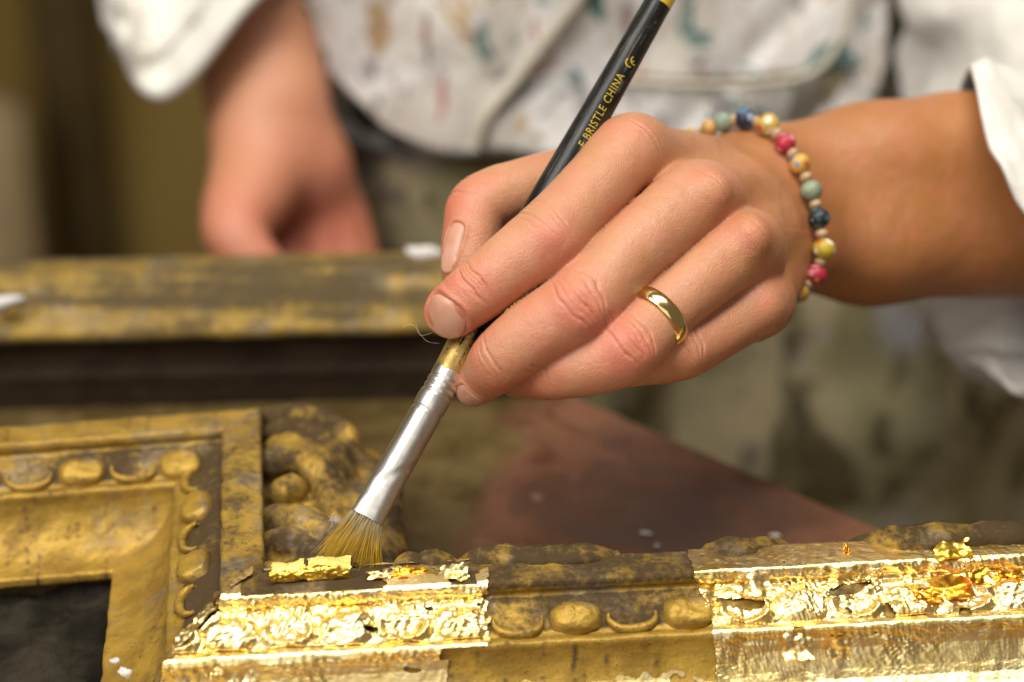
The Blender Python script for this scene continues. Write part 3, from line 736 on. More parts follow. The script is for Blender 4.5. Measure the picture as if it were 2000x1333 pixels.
for x in np.linspace(.5, 3.2, 4):
    for y in np.linspace(0, 8.0, 7):
        p = PATH[1]-outs[1]*(1.2+x)+dirs[1]*y
        ac.base.append((loc2cam([*p, ZT-2.2]), loc2cam([*(p+dirs[1]*.7), ZT-2.2]), 1.0, 1.0, .5))
allp = np.array([q[0] for q in ac.base]+[q[1] for q in ac.base])
V, F = ac.mesh(.11, allp.min(0)-1.6, allp.max(0)+1.6); V = ac.project(V, 1)
gN = ac.grad(V, .05); V = V+gN*(.06*fbm(V, 1.5, 4, 41)+.05*(np.abs(fbm(V*np.array([1, 1, 1]), 2.6, 3, 42))-.25))[:, None]
obj('acanthus_carving', V, F, M_gilt, fr, attrs={'dirt_shade': np.clip(.80+.42*fbm(V, .9, 4, 6), .2, 1), 'crack': np.zeros(len(V))}, space='cam')
# low carved scrolls standing behind the front fillet
def scroll(pts, r, seed):
    C = catmull(np.array([G(*p[:2], ZT+p[2]) for p in pts]), 8); n = len(C); q = np.linspace(0, 1, n)
    V, F = tube(C, r*np.clip(np.sin(q*math.pi)**.45, .35, 1), 14); c = np.repeat(C, 14, 0)
    d = V-c; V = c+d*np.array([1.6, 1.6, 1.0])*(1+.28*fbm(V, 1.6, 3, seed)+.10*np.sin(d[:, 1]*22))[:, None]
    return V, F
for k, (pts, r) in enumerate([([(770, 1105, -.32), (800, 1103, -.25), (835, 1104, -.3)], .30), ([(815, 1105, -.30), (850, 1098, -.16), (890, 1102, -.32)], .32), ([(895, 1106, -.36), (950, 1090, -.08), (1010, 1092, -.12), (1080, 1094, -.15), (1150, 1085, -.05), (1208, 1086, -.18)], .34),
                              ([(1362, 1092, -.35), (1420, 1078, -.12), (1490, 1072, -.18), (1550, 1076, -.40)], .33), ([(1650, 1072, -.4), (1720, 1056, -.02), (1800, 1055, .02), (1900, 1052, .05), (1985, 1046, .0), (2060, 1050, -.2)], .36),
                              ([(470, 1120, -.5), (560, 1112, -.35), (640, 1110, -.4), (700, 1110, -.45)], .28)]):
    V, F = scroll(pts, r, 60+k); obj('scroll_carving', V, F, M_gilt, fr, attrs={'dirt_shade': np.clip(.92+.35*fbm(V, 1.3, 3, 8), 0, 1), 'crack': np.zeros(len(V))})

# ------------------------------------------------------------------ fresh gold leaf laid over the front rail
LEAFPROF = densify([k for k in keys[1:-3]], .028, 70); LN = prof_normal(LEAFPROF)
L2 = np.linalg.norm(PATH[3]-PATH[2]); ARC = np.r_[0, np.cumsum(np.hypot(*np.diff(LEAFPROF, axis=0).T))]
def facets(S, W, n, seed, amp, sx=1.0):
    """planar crumples: nearest seed's tilted plane"""
    r = np.random.default_rng(seed); a = np.c_[r.uniform(S.min(), S.max(), n), r.uniform(W.min(), W.max(), n)]; t = r.normal(0, amp, (n, 2))
    P = np.c_[S.ravel(), W.ravel()]; P = P+.10*np.c_[vn(np.c_[P, P[:, :1]*0], 3, seed), vn(np.c_[P, P[:, :1]*0], 3, seed+1)]; out = np.empty(len(P))
    for i in range(0, len(P), 20000):
        q = P[i:i+20000]; d = ((q[:, None, 0]-a[None, :, 0])*sx)**2+(q[:, None, 1]-a[None, :, 1])**2; k = d.argmin(1); out[i:i+20000] = ((q-a[k])*t[k]).sum(1)
    return out.reshape(S.shape)
def crumple(S, W, seed, n=11, amp=.15, f0=.65, f1=5.6):
    """folded foil: triangle waves in many directions, flat between sharp creases"""
    r = np.random.default_rng(seed); P3 = np.stack([S, W, S*0+seed*3.7], -1); out = 0
    for k in range(n):
        q = r.uniform(0, math.pi); f = math.exp(r.uniform(math.log(f0), math.log(f1)))
        x = (S*math.cos(q)+W*math.sin(q))*f+r.uniform(0, 9)+.8*vn(P3, .55*f**.5, seed+k)+.12*vn(P3, 2.5, seed+k+40)
        m = np.clip(.55+1.1*vn(P3, .8, seed+k+80), 0, 1.3)
        out = out+np.abs(x-np.floor(x)-.5)*2*amp/(2*f)*m*r.choice([-1, 1])
    return out
egg_s = [s for i, ty, s in spots if i == 2 and ty == 'e']; sh_s = [s for i, ty, s in spots if i == 2 and ty == 's']
pitch = egg_s[1]-egg_s[0]
def bulge(S, U, H):
    v = (U-.22)/bt[0]-.62; m = 0
    for k in range(-6, 9):
        x = (S-egg_s[0]-k*pitch)/.74; m = np.maximum(m, .20*np.clip(1-np.abs(x)**2.6-np.abs(v/.52)**2.6, 0, 1)**.5)
        x = (S-sh_s[0]-k*pitch); rr = np.hypot(x/.66, (v+.0)/.44); m = np.maximum(m, .15*np.exp(-((rr-1)/.22)**2)*(v > -.2))
    return m*((H > .45) & (H < 1.0) & (U > .1))
def leaf(s0, s1, keep, seed, mat, amp=1.0, lift=.045, ds=.025, r=2):
    s = np.arange(s0, s1, ds); S, J = np.meshgrid(s, np.arange(len(LEAFPROF)), indexing='ij')
    U = LEAFPROF[J, 0]; H = LEAFPROF[J, 1]; A = ARC[J]; P3 = np.stack([S, A, A*0+seed], -1)
    P = np.stack([PATH[r][0]+dirs[r][0]*S+outs[r][0]*U, PATH[r][1]+dirs[r][1]*S+outs[r][1]*U, ZT-H], -1)
    Nn = np.stack([LN[J, 0]*outs[r][0], LN[J, 0]*outs[r][1], LN[J, 1]], -1)
    zone = np.where(H < .05, .30, np.where((U < 1.25) | (H < .9), 1.0, np.where(H < 1.08, .25, .75)))
    big = np.where(H > 1.3, sst(-.1, .5, fbm(P3, .45, 2, seed+5))*.9+.25, 1.0)
    cr = crumple(S, A, seed)*.75+crumple(S, A, seed+31, 9, .15, 3.0, 10.0)*1.2+.02*(1-np.abs(fbm(P3, 2.2, 2, seed)))**4
    d = lift+(bulge(S, U, H)*1.02 if r == 2 else .05)+zone*amp*big*cr+.01*fbm(P3, 1.5, 2, seed+9)
    P = P+Nn*np.maximum(d, .008)[..., None]
    Fq = grid_faces(*S.shape); k = keep(S, A, U, H, P3).ravel(); Fq = Fq[k[Fq].all(1)]
    V, Fq, _ = compact(P.reshape(-1, 3), Fq)
    return obj('gold_leaf', V, Fq, mat, fr, False)
jag = lambda P3, s, a: a*fbm(P3, s, 4, 77)
sA = lambda px, py, h=0.0: ((G(px, py, ZT-h)[:2]-PATH[2])@dirs[2])
x955, x870, x1355, x1392 = sA(955, 1140), sA(868, 1262, 1.1), sA(1355, 1120), sA(1391, 1245, 1.1)
def keep_left(S, A, U, H, P3):
    lim = np.where(H < 1.02, x955, x870+.2*(H > 1.3))+.10*vn(P3, 5, 1)+.03*vn(P3, 14, 2)-.10*np.maximum(H-.3, 0)
    k = (S < lim) & (S > -U*1.0-.04)
    topz = (H < .03) & (U < -.02)
    k &= ~topz | ((S > sA(720, 1130)) & (U > -.75+jag(P3, 2, .5)) & (fbm(P3, 1.5, 3, 5) > -.30)) | ((S < .55) & (U > -.5+jag(P3, 2, .5)))
    hole = (fbm(P3*np.array([.8, 1.2, 1]), 1.15, 3, 13) > .60) & (H > .3) & (S > 1.0)
    low = (H > 1.25) & (H < 2.02+.16*vn(P3, 4, 3)) & (fbm(P3*np.array([.7, 1, 1]), .9, 3, 27) < -.30) & (S > 1.2)
    return k & ~hole & ~low
def keep_low(S, A, U, H, P3):
    return (H > 2.02+.16*vn(P3, 4, 3)+.14*vn(P3, 1.2, 4)) & (S > x870+.1) & (S < x1392+.1) & (fbm(P3, 1.6, 3, 23) > -.45)
def keep_right(S, A, U, H, P3):
    lim = x1355+(x1392-x1355)*np.clip(H, 0, 1.4)/1.0*.9+.05*vn(P3, 5, 4)+.16*np.maximum(0, vn(P3, 2.2, 8))*(H > .3)*(H < 1)
    k = (S > lim)
    hole = np.zeros(S.shape, bool)
    for px, py, h, a, b, rot in ((1440, 1172, .55, .62, .20, -.3), (1655, 1143, .40, .55, .19, .25), (1735, 1192, .85, .20, .30, .2), (1885, 1190, .8, .16, .14, 0), (1560, 1230, 1.0, .2, .05, 0)):
        g = G(px, py, ZT-h)[:2]-PATH[2]; s0 = g@dirs[2]; u0 = g@outs[2]
        x = S-s0; y = (U-u0)*1.25; x, y = x*math.cos(rot)-y*math.sin(rot), x*math.sin(rot)+y*math.cos(rot)
        hole |= (np.hypot(x/a, y/b)+.55*fbm(P3, 2.4, 3, 33) < 1) & (H > .15)
    return k & ~hole
L1 = np.linalg.norm(PATH[2]-PATH[1])
def keep_mitre(S, A, U, H, P3):
    return (S < L1+U*1.0+.04) & (S > L1+U-.42-1.15*sst(1.4, 3.0, U)+.30*fbm(P3, 1.6, 3, 5)) & (U > -.9)
leaf(-3.3, x955+.5, keep_left, 1, M_leafm)
leaf(L1-2.2, L1+3.3, keep_mitre, 6, M_leafm, r=1)
leaf(x870, x1392+.5, keep_low, 2, M_leafm, .7)
leaf(x1355-.3, L2-.2, keep_right, 3, M_leafm, 1.0, .05)
# torn loose pieces that stick up from the leaf
def scrap(i_s, u, h, sx, sy, seed, mat, tilt, par, name='gold_leaf_scrap', curl=.5, zup=.12, base=None):
    n, m = 60, 40; a, b = np.meshgrid(np.linspace(-1, 1, n), np.linspace(-1, 1, m), indexing='ij'); P3 = np.stack([a*2, b*2, a*0+seed], -1)
    r = np.maximum(np.abs(a), np.abs(b))+.34*fbm(P3, .8, 2, seed); k = (r < .80).ravel()
    z = .35*curl*(b**2)*sy+curl*.14*fbm(P3, .8, 2, seed+2)+.9*crumple(a*sx, b*sy, seed, 8)
    q = np.stack([a*sx, b*sy*math.cos(tilt)-z*math.sin(tilt), b*sy*math.sin(tilt)+z*math.cos(tilt)], -1)
    p0 = base if base is not None else np.array([*(PATH[2]+dirs[2]*i_s+outs[2]*u), ZT-h+zup])
    X = np.array([*dirs[2], 0]); Yv = np.array([*outs[2], 0])*-1
    W = p0+q[..., 0:1]*X+q[..., 1:2]*Yv+q[..., 2:3]*np.array([0, 0, 1.0])
    Fq = grid_faces(n, m); Fq = Fq[k[Fq].all(1)]; V, Fq, _ = compact(W.reshape(-1, 3), Fq)
    return obj(name, V, Fq, mat, par)
def su(px, py, h): g = G(px, py, ZT-h)[:2]-PATH[2]; return g@dirs[2], g@outs[2], h
for k, (px, py, h, sx, sy, tl, mt) in enumerate([(1850, 1160, .6, .75, .42, .6, M_leaf_o), (1905, 1135, .35, .4, .30, .8, M_leaf_o), (1800, 1168, .6, .38, .26, .4, M_leaf_o), (1655, 1085, .0, .10, .38, .5, M_leaf_o), (1970, 1130, .3, .5, .2, .5, M_leaf_o), (1845, 1075, 0, .12, .1, .3, M_leaf_o),
                                                 (1700, 1130, .35, .35, .25, 1.0, M_leafm), (1480, 1150, .35, .5, .35, .9, M_leafm), (800, 1125, 0, .55, .22, .3, M_leaf_o), (890, 1128, 0, .45, .3, .5, M_leafm), (740, 1130, 0, .35, .18, .3, M_leafm), 
                                                 (1560, 1272, 1.4, .5, .4, 1.1, M_leafm), (1640, 1275, 1.4, .4, .45, 1.2, M_leafm), (1860, 1085, 0.0, .6, .4, .15, M_leaf_y), (560, 1200, .6, .4, .3, .7, M_leaf_y)]):
    scrap(*su(px, py, h), sx, sy, 200+k, mt, tl, fr)
# loose leaf held against the fillet by the brush
fk = thing('gold_leaf_flake', 'crumpled bright yellow gold leaf piece lying under the bristle tips', 'gold leaf', G(610, 1118, ZT))
n, m = 60, 34; a, b = np.meshgrid(np.linspace(0, 1, n), np.linspace(0, 1, m), indexing='ij'); P3 = np.stack([a*3, b*2, a*0+4], -1)
top0, top1, bot0, bot1 = [loc2cam(G(px, py, zz)) for px, py, zz in ((528, 1098, ZT+.30), (692, 1080, ZT+.33), (530, 1140, ZT+.04), (692, 1126, ZT+.04))]
W = cam2loc(((top0*(1-a[..., None])+top1*a[..., None])*(1-b[..., None])+(bot0*(1-a[..., None])+bot1*a[..., None])*b[..., None]))
W = W+np.stack([0*a, .28*np.sin(b*math.pi)*-1+.06*fbm(P3, 1.6, 3, 5), .10*fbm(P3, 1.2, 3, 6)*(1-b)+.22*np.sin(b*math.pi)], -1)+.8*facets(a*2.3, b*.8, 130, 9, .35)[..., None]*np.array([0, -.6, .8])
nb1 = .60+.13*fbm(P3, 1.4, 3, 17)
kk2 = ((b > nb1-.14) & (b < .97+.05*fbm(P3, 2.2, 3, 18)) & (a < .97+.02*vn(P3, 3, 9))).ravel()
Fq2 = grid_faces(n, m); Fq2 = Fq2[kk2[Fq2].all(1)]; V2_, Fq2, _ = compact((W+np.array([0, -.02, -.03])).reshape(-1, 3), Fq2); obj('leaf_sheet', V2_, Fq2, M_leaf_y, fk)
kk = ((b < nb1) & (b > .06+.07*fbm(P3, 2.2, 3, 7)) & (a > .02+.03*fbm(P3, 2, 3, 8)) & (a < .985+.02*vn(P3, 3, 8)) & ~((np.abs(a-.42-.05*b) < .012) & (b < .42))).ravel()
Fq = grid_faces(n, m); Fq = Fq[kk[Fq].all(1)]; V, Fq, _ = compact(W.reshape(-1, 3), Fq)
obj('leaf_sheet', V, Fq, M_flake, fk)
# ------------------------------------------------------------------ paintbrush
T0 = K(717, 1011, 0.10); T1 = K(1288, 2, -2.3); BA = (T1-T0); BL = np.linalg.norm(BA); BA /= BL
bz = np.array([0, 0, 1.0]); BN = bz-BA*(bz@BA); BN /= np.linalg.norm(BN); BS = np.cross(BN, BA)   # BN faces the camera, BS to the right
if BS[0] < 0: BS = -BS
br = thing('paintbrush', 'black wooden paintbrush with silver ferrule held over the gold leaf', 'paintbrush', cam2loc(T0))
tF = 4.72                                         # length of the ferrule
def lathe(ts, rs, flat=None, n=40, jitter=None):
    ts = np.asarray(ts, float); rs = np.asarray(rs, float); q = 2*np.pi*np.arange(n)/n
    c, s_ = np.cos(q), np.sin(q); fl = np.ones(len(ts)) if flat is None else np.asarray(flat)
    Tm = np.repeat(ts[:, None], n, 1)
    rr = rs[:, None]*np.ones(n)
    P = T0+BA*Tm[..., None]+BS*(rr*c)[..., None]+BN*(rr*fl[:, None]*s_)[..., None]
    return P, Tm, np.repeat(q[None], len(ts), 0)
# ferrule: crimped at the handle, pressed flat at the mouth
ts = np.linspace(0, tF, 120); rs = np.interp(ts, [0, 1.2, 3.5, tF], [.485, .475, .455, .462])
for c in (3.42, 3.98, 4.18, 4.40): rs = rs-.030*np.exp(-((ts-c)/.035)**2)
rs = rs+.018*np.exp(-((ts-3.7)/.2)**2); rs[0] += .012; rs[1] += .008
flat = np.interp(ts, [0, .5, 1.6, 2.6, tF], [.50, .62, .92, 1.0, 1.0])
P, Tm, Q = lathe(ts, rs, flat)
P3 = np.stack([Tm, np.cos(Q), np.sin(Q)], -1)
P = P+BN*(-.018*np.exp(-((Tm-1.25-.75*np.cos(Q))/.22)**2)*(np.sin(Q) > 0)+.012*np.exp(-((Tm-1.55-.6*np.cos(Q))/.10)**2)*(np.sin(Q) > 0)+.006*fbm(P3, 1.8, 3, 2))[..., None]
F = grid_faces(*Tm.shape, wrap_m=True)
obj('ferrule', P.reshape(-1, 3), F, M_ferr, br, attrs={'along': (Tm/tF).ravel()}, space='cam')
# handle
th = np.r_[np.linspace(tF-.15, tF+6, 90), np.linspace(tF+6.1, BL-.12, 90)]
rh_ = lambda t: np.interp(t, [tF-.2, tF+.5, tF+2.2, tF+4.5, tF+8, BL, BL+3], [.45, .485, .53, .52, .455, .40, .36])
P, Tm, Q = lathe(th, rh_(th), n=72); 
gold = np.interp(Tm, [tF, tF+.7, tF+1.6, tF+3.0], [.80, .62, .42, .05])
hd = obj('handle', P.reshape(-1, 3), grid_faces(*Tm.shape, wrap_m=True), M_handle, br, attrs={'gold': gold.ravel(), 'along': Tm.ravel(), 'around': np.sin(Q).ravel()*2+np.cos(Q).ravel()*1.3}, space='cam')
tt = np.r_[np.linspace(BL-.12, BL+3.0, 24), BL+3.15, BL+3.2]; P, Tm, Q = lathe(tt, np.r_[rh_(tt[:-2])+.006, .2, .01])
M_dip = m_simple('yellow_dipped_end', (0.62, 0.42, 0.04), 0.3, 0.2)
obj('dipped_end', P.reshape(-1, 3), grid_faces(*Tm.shape, wrap_m=True), M_dip, br, space='cam')
# bristles
VV, FF, AL, RN, o = [], [], [], [], 0
clump = [(rng.normal(0, 9), rng.normal(0, 10)) for _ in range(30)]
for k in range(900):
    a = rng.uniform(0, 2*math.pi); r_ = math.sqrt(rng.uniform(0, 1)); x = r_*math.cos(a)*.45; y = r_*math.sin(a)*.23
    root = T0+BA*.12+BS*x+BN*y
    fan = x/.45
    ln = rng.uniform(1.25, 1.62)*(1-.12*abs(fan)); 
    tipx = K(681+66*(.45*fan+.55*(round(fan*6)/6))+rng.normal(0, 2.6)+clump[int((fan+1)*14)][0]*.5, 1096+rng.normal(0, 6)+clump[int((fan+1)*14)][1]*.6+10*fan, 0)
    tip = tipx*np.array([1, 1, 0])+np.array([0, 0, .12+y*1.5+rng.normal(0, .05)])
    d = tip-root; d = d/np.linalg.norm(d)*ln if rng.uniform() < .35 else d
    if k > 892: d = (K(690+rng.uniform(-60, 70), 1110, .2)-root)
    q = np.linspace(0, 1, 7); mid = -BA*.30+rng.normal(0, .035, 3)
    pts = root+d*q[:, None]+(mid-d*.18)*(np.sin(q*math.pi)[:, None])*.45+rng.normal(0, .008, (7, 3))*q[:, None]
    v, f = tube(pts, np.interp(q, [0, .7, 1], [.0100, .0085, .0035]), 3, False)
    VV.append(v); FF += [[i+o for i in g] for g in f]; o += len(v); AL.append(np.repeat(q, 3)); RN.append(np.full(len(v), rng.uniform()))
tag(obj('bristles', np.concatenate(VV), FF, M_brist, br, attrs={'along': np.concatenate(AL), 'rand': np.concatenate(RN)}, space='cam'), kind='stuff')
# printed lettering on the handle
def wrap(name, V2, F, t0, a0, across=False):
    """V2 flat letters (cm), x along the handle, y round it"""
    t = t0+V2[:, 0]; r = rh_(t)+.004; ang = a0-V2[:, 1]/r*-1
    P = T0+BA*t[:, None]+BS*(r*np.cos(ang))[:, None]+BN*(r*np.sin(ang))[:, None]
    return obj(name, P, F, M_letter, hd, False, space='cam')
def text_mesh(s, size):
    cu = bpy.data.curves.new('lettering', 'FONT'); cu.body = s; cu.size = size; cu.resolution_u = 3; cu.space_character = 1.12
    to = bpy.data.objects.new('lettering', cu); COL.objects.link(to); dg = bpy.context.evaluated_depsgraph_get()
    me = bpy.data.meshes.new_from_object(to.evaluated_get(dg)); V = np.array([v.co[:] for v in me.vertices]); F = [list(p.vertices) for p in me.polygons]
    bm = bmesh.new(); bm.from_mesh(me)
    for yy in np.linspace(V[:, 1].min(), V[:, 1].max(), 14)[1:-1]:
        bmesh.ops.bisect_plane(bm, geom=bm.verts[:]+bm.edges[:]+bm.faces[:], plane_co=(0, float(yy), 0), plane_no=(0, 1, 0))
    bm.verts.index_update(); V = np.array([v.co[:] for v in bm.verts]); F = [[v.index for v in f.verts] for f in bm.faces]; bm.free()
    bpy.data.objects.remove(to); bpy.data.curves.remove(cu); bpy.data.meshes.remove(me); return V, F
def t_of(px, py):
    p = K(px, py, -1.8); return (p-T0)@BA
V, F = text_mesh('E BRISTLE CHINA', .35); xs = V[:, 0]; tA, tB = t_of(1126, 292), t_of(1212, 150)
V[:, 0] = (xs-xs.min())/(xs.max()-xs.min())*(tB-tA)
wrap('lettering', V, F, tA, 1.06-.0, )
def arc_strip(cx, cy, r, w, a0, a1, n=14):
    q = np.radians(np.linspace(a0, a1, n)); V = np.concatenate([np.c_[cx+(r-w)*np.cos(q), cy+(r-w)*np.sin(q)], np.c_[cx+(r+w)*np.cos(q), cy+(r+w)*np.sin(q)]])
    return np.c_[V, np.zeros(len(V))], [[i, i+1, n+i+1, n+i] for i in range(n-1)]
def bar(x0, x1, y0, y1): return np.array([[x0, y0, 0], [x1, y0, 0], [x1, y1, 0], [x0, y1, 0]], float), [[0, 1, 2, 3]]
V, F = join([arc_strip(0, 0, .125, .020, 95, 265), arc_strip(.17, 0, .125, .020, 95, 265), bar(.05, .15, -.018, .018)])
V = np.c_[.77*V[:, 0]+.64*V[:, 1], -.64*V[:, 0]+.77*V[:, 1], V[:, 2]]     # the mark stands askew on the handle
tC = t_of(1222, 123); wrap('lettering', V, F, tC, 1.22)

# ------------------------------------------------------------------ the person
pe = thing('person', 'person in paint stained white apron and rolled white sleeves holding a paintbrush', 'person', (4, 44, fl))
Vh, Fh, bl, tan = build_hand(.080)
tor = Flesh(); tor.kb = 4.0
def LC(*p): return loc2cam(np.array(p, float))
tor.base = [(LC(4, 46, 0), LC(4, 45, 28), 12, 13), (LC(-10, 44, 34), LC(16, 42, 31), 6, 6), (LC(-13, 43, 34), LC(-14, 43.5, 8), 4.6, 3.6), (LC(20, 38, 30), LC(30, 22, -3), 4.6, 3.6),
            (LC(30, 22, -3), LC(20.2, 13.7, -.9), 3.4, 3.0), (LC(-1, 46, -3), LC(-1, 46, -45), 8.5, 6), (LC(-1, 46, -45), LC(-1, 48, -78), 5.5, 3.8), (LC(12, 46, -3), LC(13, 46, -45), 8.5, 6), (LC(13, 46, -45), LC(13, 48, -78), 5.5, 3.8),
            (LC(-1, 48, -81), LC(-1, 38, -82), 3, 2.4), (LC(13, 48, -81), LC(13, 38, -82), 3, 2.4)]
al = np.array([q[0] for q in tor.base]+[q[1] for q in tor.base]); V1, F1 = tor.mesh(1.1, al.min(0)-16, al.max(0)+16)
al = np.array([q[0] for q in rh.base]+[q[1] for f in rh.fing for q in f]); V2, F2 = rh.mesh(.32, al.min(0)-4.2, al.max(0)+4.2); V2 = rh.project(V2, 1)
V = np.concatenate([Vh, V2, V1]); F = np.concatenate([Fh, F2+len(Vh), F1+len(Vh)+len(V2)])
b2 = np.clip(.15+.9*np.exp(-((V2-K(470, 470, ZB+4))**2).sum(1)/9)+.9*np.exp(-((V2-K(670, 480, ZB-1))**2).sum(1)/14)+.25*sst(-2, 4, -V2[:, 1]+4)+.25*fbm(V2, .3, 2, 3), 0, 1)
bl = np.r_[bl, b2, np.zeros(len(V1))]; tan = np.r_[tan, np.full(len(V2), .12), np.full(len(V1), .3)]
bd = obj('body', V, F, M_skin, pe, attrs={'blush': bl, 'tan': tan}, space='cam')
for n in NAILS:
    v, f, u = nail_mesh(n); obj('fingernail', v, f, M_nail, bd, space='cam')

def closed(pts, n):
    pts = np.asarray(pts, float); P = np.vstack([pts[-1:], pts, pts[:2]]); C = catmull(P, 12); m = len(pts)*12
    C = C[12:12+m]; return C[np.linspace(0, m-1e-6, n, endpoint=False).astype(int)]
def loft(rings, n=72, sub=10, fold=.35, seed=0, fs=.35, ends=.35):
    """cloth through rings of points (camera aligned cm)"""
    Rg = np.array([closed(r, n) for r in rings]); C = catmull(Rg.reshape(len(rings), -1), sub).reshape(-1, n, 3)
    m = len(C); t = np.linspace(0, 1, m)[:, None]; cen = C.mean(1, keepdims=True); d = C-cen; d /= np.linalg.norm(d, axis=2)[..., None]
    f = fold*(fbm(C, fs, 4, seed)+.6*(1-2*np.abs(fbm(C*np.array([1, 1, 1.]), fs*.8, 2, seed+7))))
    C = C+d*(f*np.clip(t*4+.35, 0, 1))[..., None]
    return C
def shell(C, th=.12):
    """give cloth its thickness"""
    m, n = C.shape[:2]; cen = C.mean(1, keepdims=True); d = C-cen; d /= np.linalg.norm(d, axis=2)[..., None]; I = C-d*th
    V = np.concatenate([C.reshape(-1, 3), I.reshape(-1, 3)]); F = grid_faces(m, n, wrap_m=True); o = m*n
    lip = np.array([[j, (j+1) % n, o+(j+1) % n, o+j] for j in range(n)])
    return V, np.concatenate([F, F[:, ::-1]+o, lip[:, ::-1]])
parts = []
mouth = [K(1896, 150, -9.5), K(1925, 260, -6.6), K(1975, 370, -5.6), K(2030, 480, -6.0), K(2045, 640, -8), K(1985, 765, -11), K(1890, 720, -13.5), K(1828, 610, -15), K(1835, 400, -16), K(1862, 220, -14)]
mouth = np.array(mouth); c0 = mouth.mean(0)
def ringxf(sc_, mv, rot=0): return c0+(mouth-c0)*sc_+np.array(mv)
el = loc2cam(np.array([30.0, 22, -3])); shd = loc2cam(np.array([20.0, 38, 30]))
inner = c0+(mouth-c0)*.93+np.array([1.2, 0, -.3])
C = loft([ringxf(.90, (2.2, -.1, -.9)), ringxf(.965, (.5, 0, -.2)), ringxf(1, (0, 0, 0)), ringxf(1.03, (.7, 0, -.3)), ringxf(1.02, (3, -.2, -1.5)), ringxf(1.1, (8, .2, -4)), el+(mouth-c0)*1.15, (el+shd)/2+(mouth-c0)@np.array([[.3, -.9, 0], [.9, .4, 0], [0, 0, 1.0]])*1.05, shd+(mouth-c0)@np.array([[.1, -1, 0], [1, .1, 0], [0, 0, 1.0]])*1.0], seed=3, fold=.55, fs=.32)
parts.append(shell(C))
ua = np.array([K(1925+160*math.cos(q), 20+95*math.sin(q), -25+6*math.sin(q+.6)) for q in np.linspace(0, 2*math.pi, 12, endpoint=False)])
C2 = loft([ua*np.array([1, .75, 1]), ua+np.array([0, 2.0, -1]), ua*np.array([1.05, 1, 1])+np.array([-1, 6, -4]), ua*1.05+np.array([-3, 13, -8])], seed=43, fold=.9, fs=.25); parts.append(shell(C2))
def hang(cx, py, rx, rz): return np.array([K(cx+rx*math.cos(q), py+14*math.sin(3*q), -17+rz*math.sin(q)) for q in np.linspace(0, 2*math.pi, 12, endpoint=False)])
C3 = loft([hang(2030, 430, 90, 2), hang(2015, 520, 160, 3.2), hang(2000, 600, 178, 3.8), hang(2010, 680, 165, 3.6), hang(2040, 740, 120, 2.6), hang(2065, 775, 50, 1.2)], seed=53, fold=.75, fs=.42); parts.append(shell(C3))
# rolled cuff edge

lm = np.array([K(240, 60, ZB+4), K(268, 150, ZB+3.2), K(318, 184, ZB+3.4), K(385, 128, ZB+4), K(470, 15, ZB+4.3), K(560, -60, ZB+3), K(625, -80, ZB-2), K(560, 0, ZB-6), K(400, 120, ZB-6), K(270, 130, ZB-3)]); c1 = lm.mean(0)
la = loc2cam(np.array([-13.5, 43.2, 12.0])); lb = loc2cam(np.array([-12.0, 43, 36]))
C = loft([lm, lm+np.array([-.6, 2.0, -.8]), c1+(lm-c1)*1.05+np.array([-1.5, 5, -2.5]), la+(lm-c1)*1.05+np.array([0, 4, 0]), lb+(lm-c1)*1.0], seed=13, fold=.55, fs=.3)
parts.append(shell(C)); 
for row, r_ in ((0, .35), (9, .3)):
    parts.append(tube(np.vstack([C[row], C[row][:1]]), r_, 8, False))
def ring_loc(cx, cy, cz, rx, ry, n=12, tilt=0): return np.array([LC(cx+rx*math.cos(q), cy+ry*math.sin(q), cz+tilt*math.cos(q)) for q in np.linspace(0, 2*math.pi, n, endpoint=False)])
C = loft([ring_loc(4, 45, -8, 15.5, 13.2), ring_loc(4, 45, 4, 15, 13.4), ring_loc(4, 44.5, 20, 16, 13.8), ring_loc(3, 43.5, 32, 16.5, 12.5), ring_loc(3, 43, 38, 12, 9), ring_loc(3, 43, 40, 6, 6)], 96, 12, .5, 23, .22)
parts.append(shell(C))
VV = []; FF = []; o = 0
for v, f in parts:
    VV.append(v); FF += [[int(i)+o for i in q] for q in (f.tolist() if isinstance(f, np.ndarray) else f)]; o += len(v)
obj('shirt', np.concatenate(VV), FF, M_shirt, pe, space='cam')
# trousers: hips and two legs
parts = []
C = loft([ring_loc(5, 44, 4, 15, 12.5), ring_loc(7, 43.5, -6, 16.5, 13.4), ring_loc(7, 43.5, -14, 17, 13)], 96, 12, .6, 31, .2); parts.append(shell(C))
for sx, sd in ((-.5, 35), (14, 37)):
    C = loft([ring_loc(sx*1.05, 43.5, -7, 12.0, 12.5), ring_loc(sx*1.1, 43, -25, 11.8, 11.8), ring_loc(sx*1.1, 44, -45, 10.5, 10), ring_loc(sx, 46, -65, 8, 8.4), ring_loc(sx, 47, -81, 8, 8.5)], 72, 14, .7, sd, .2); parts.append(shell(C))
VV = []; FF = []; o = 0
for v, f in parts: VV.append(v); FF += [[int(i)+o for i in q] for q in f.tolist()]; o += len(v)
obj('trousers', np.concatenate(VV), FF, M_trous, pe, space='cam')
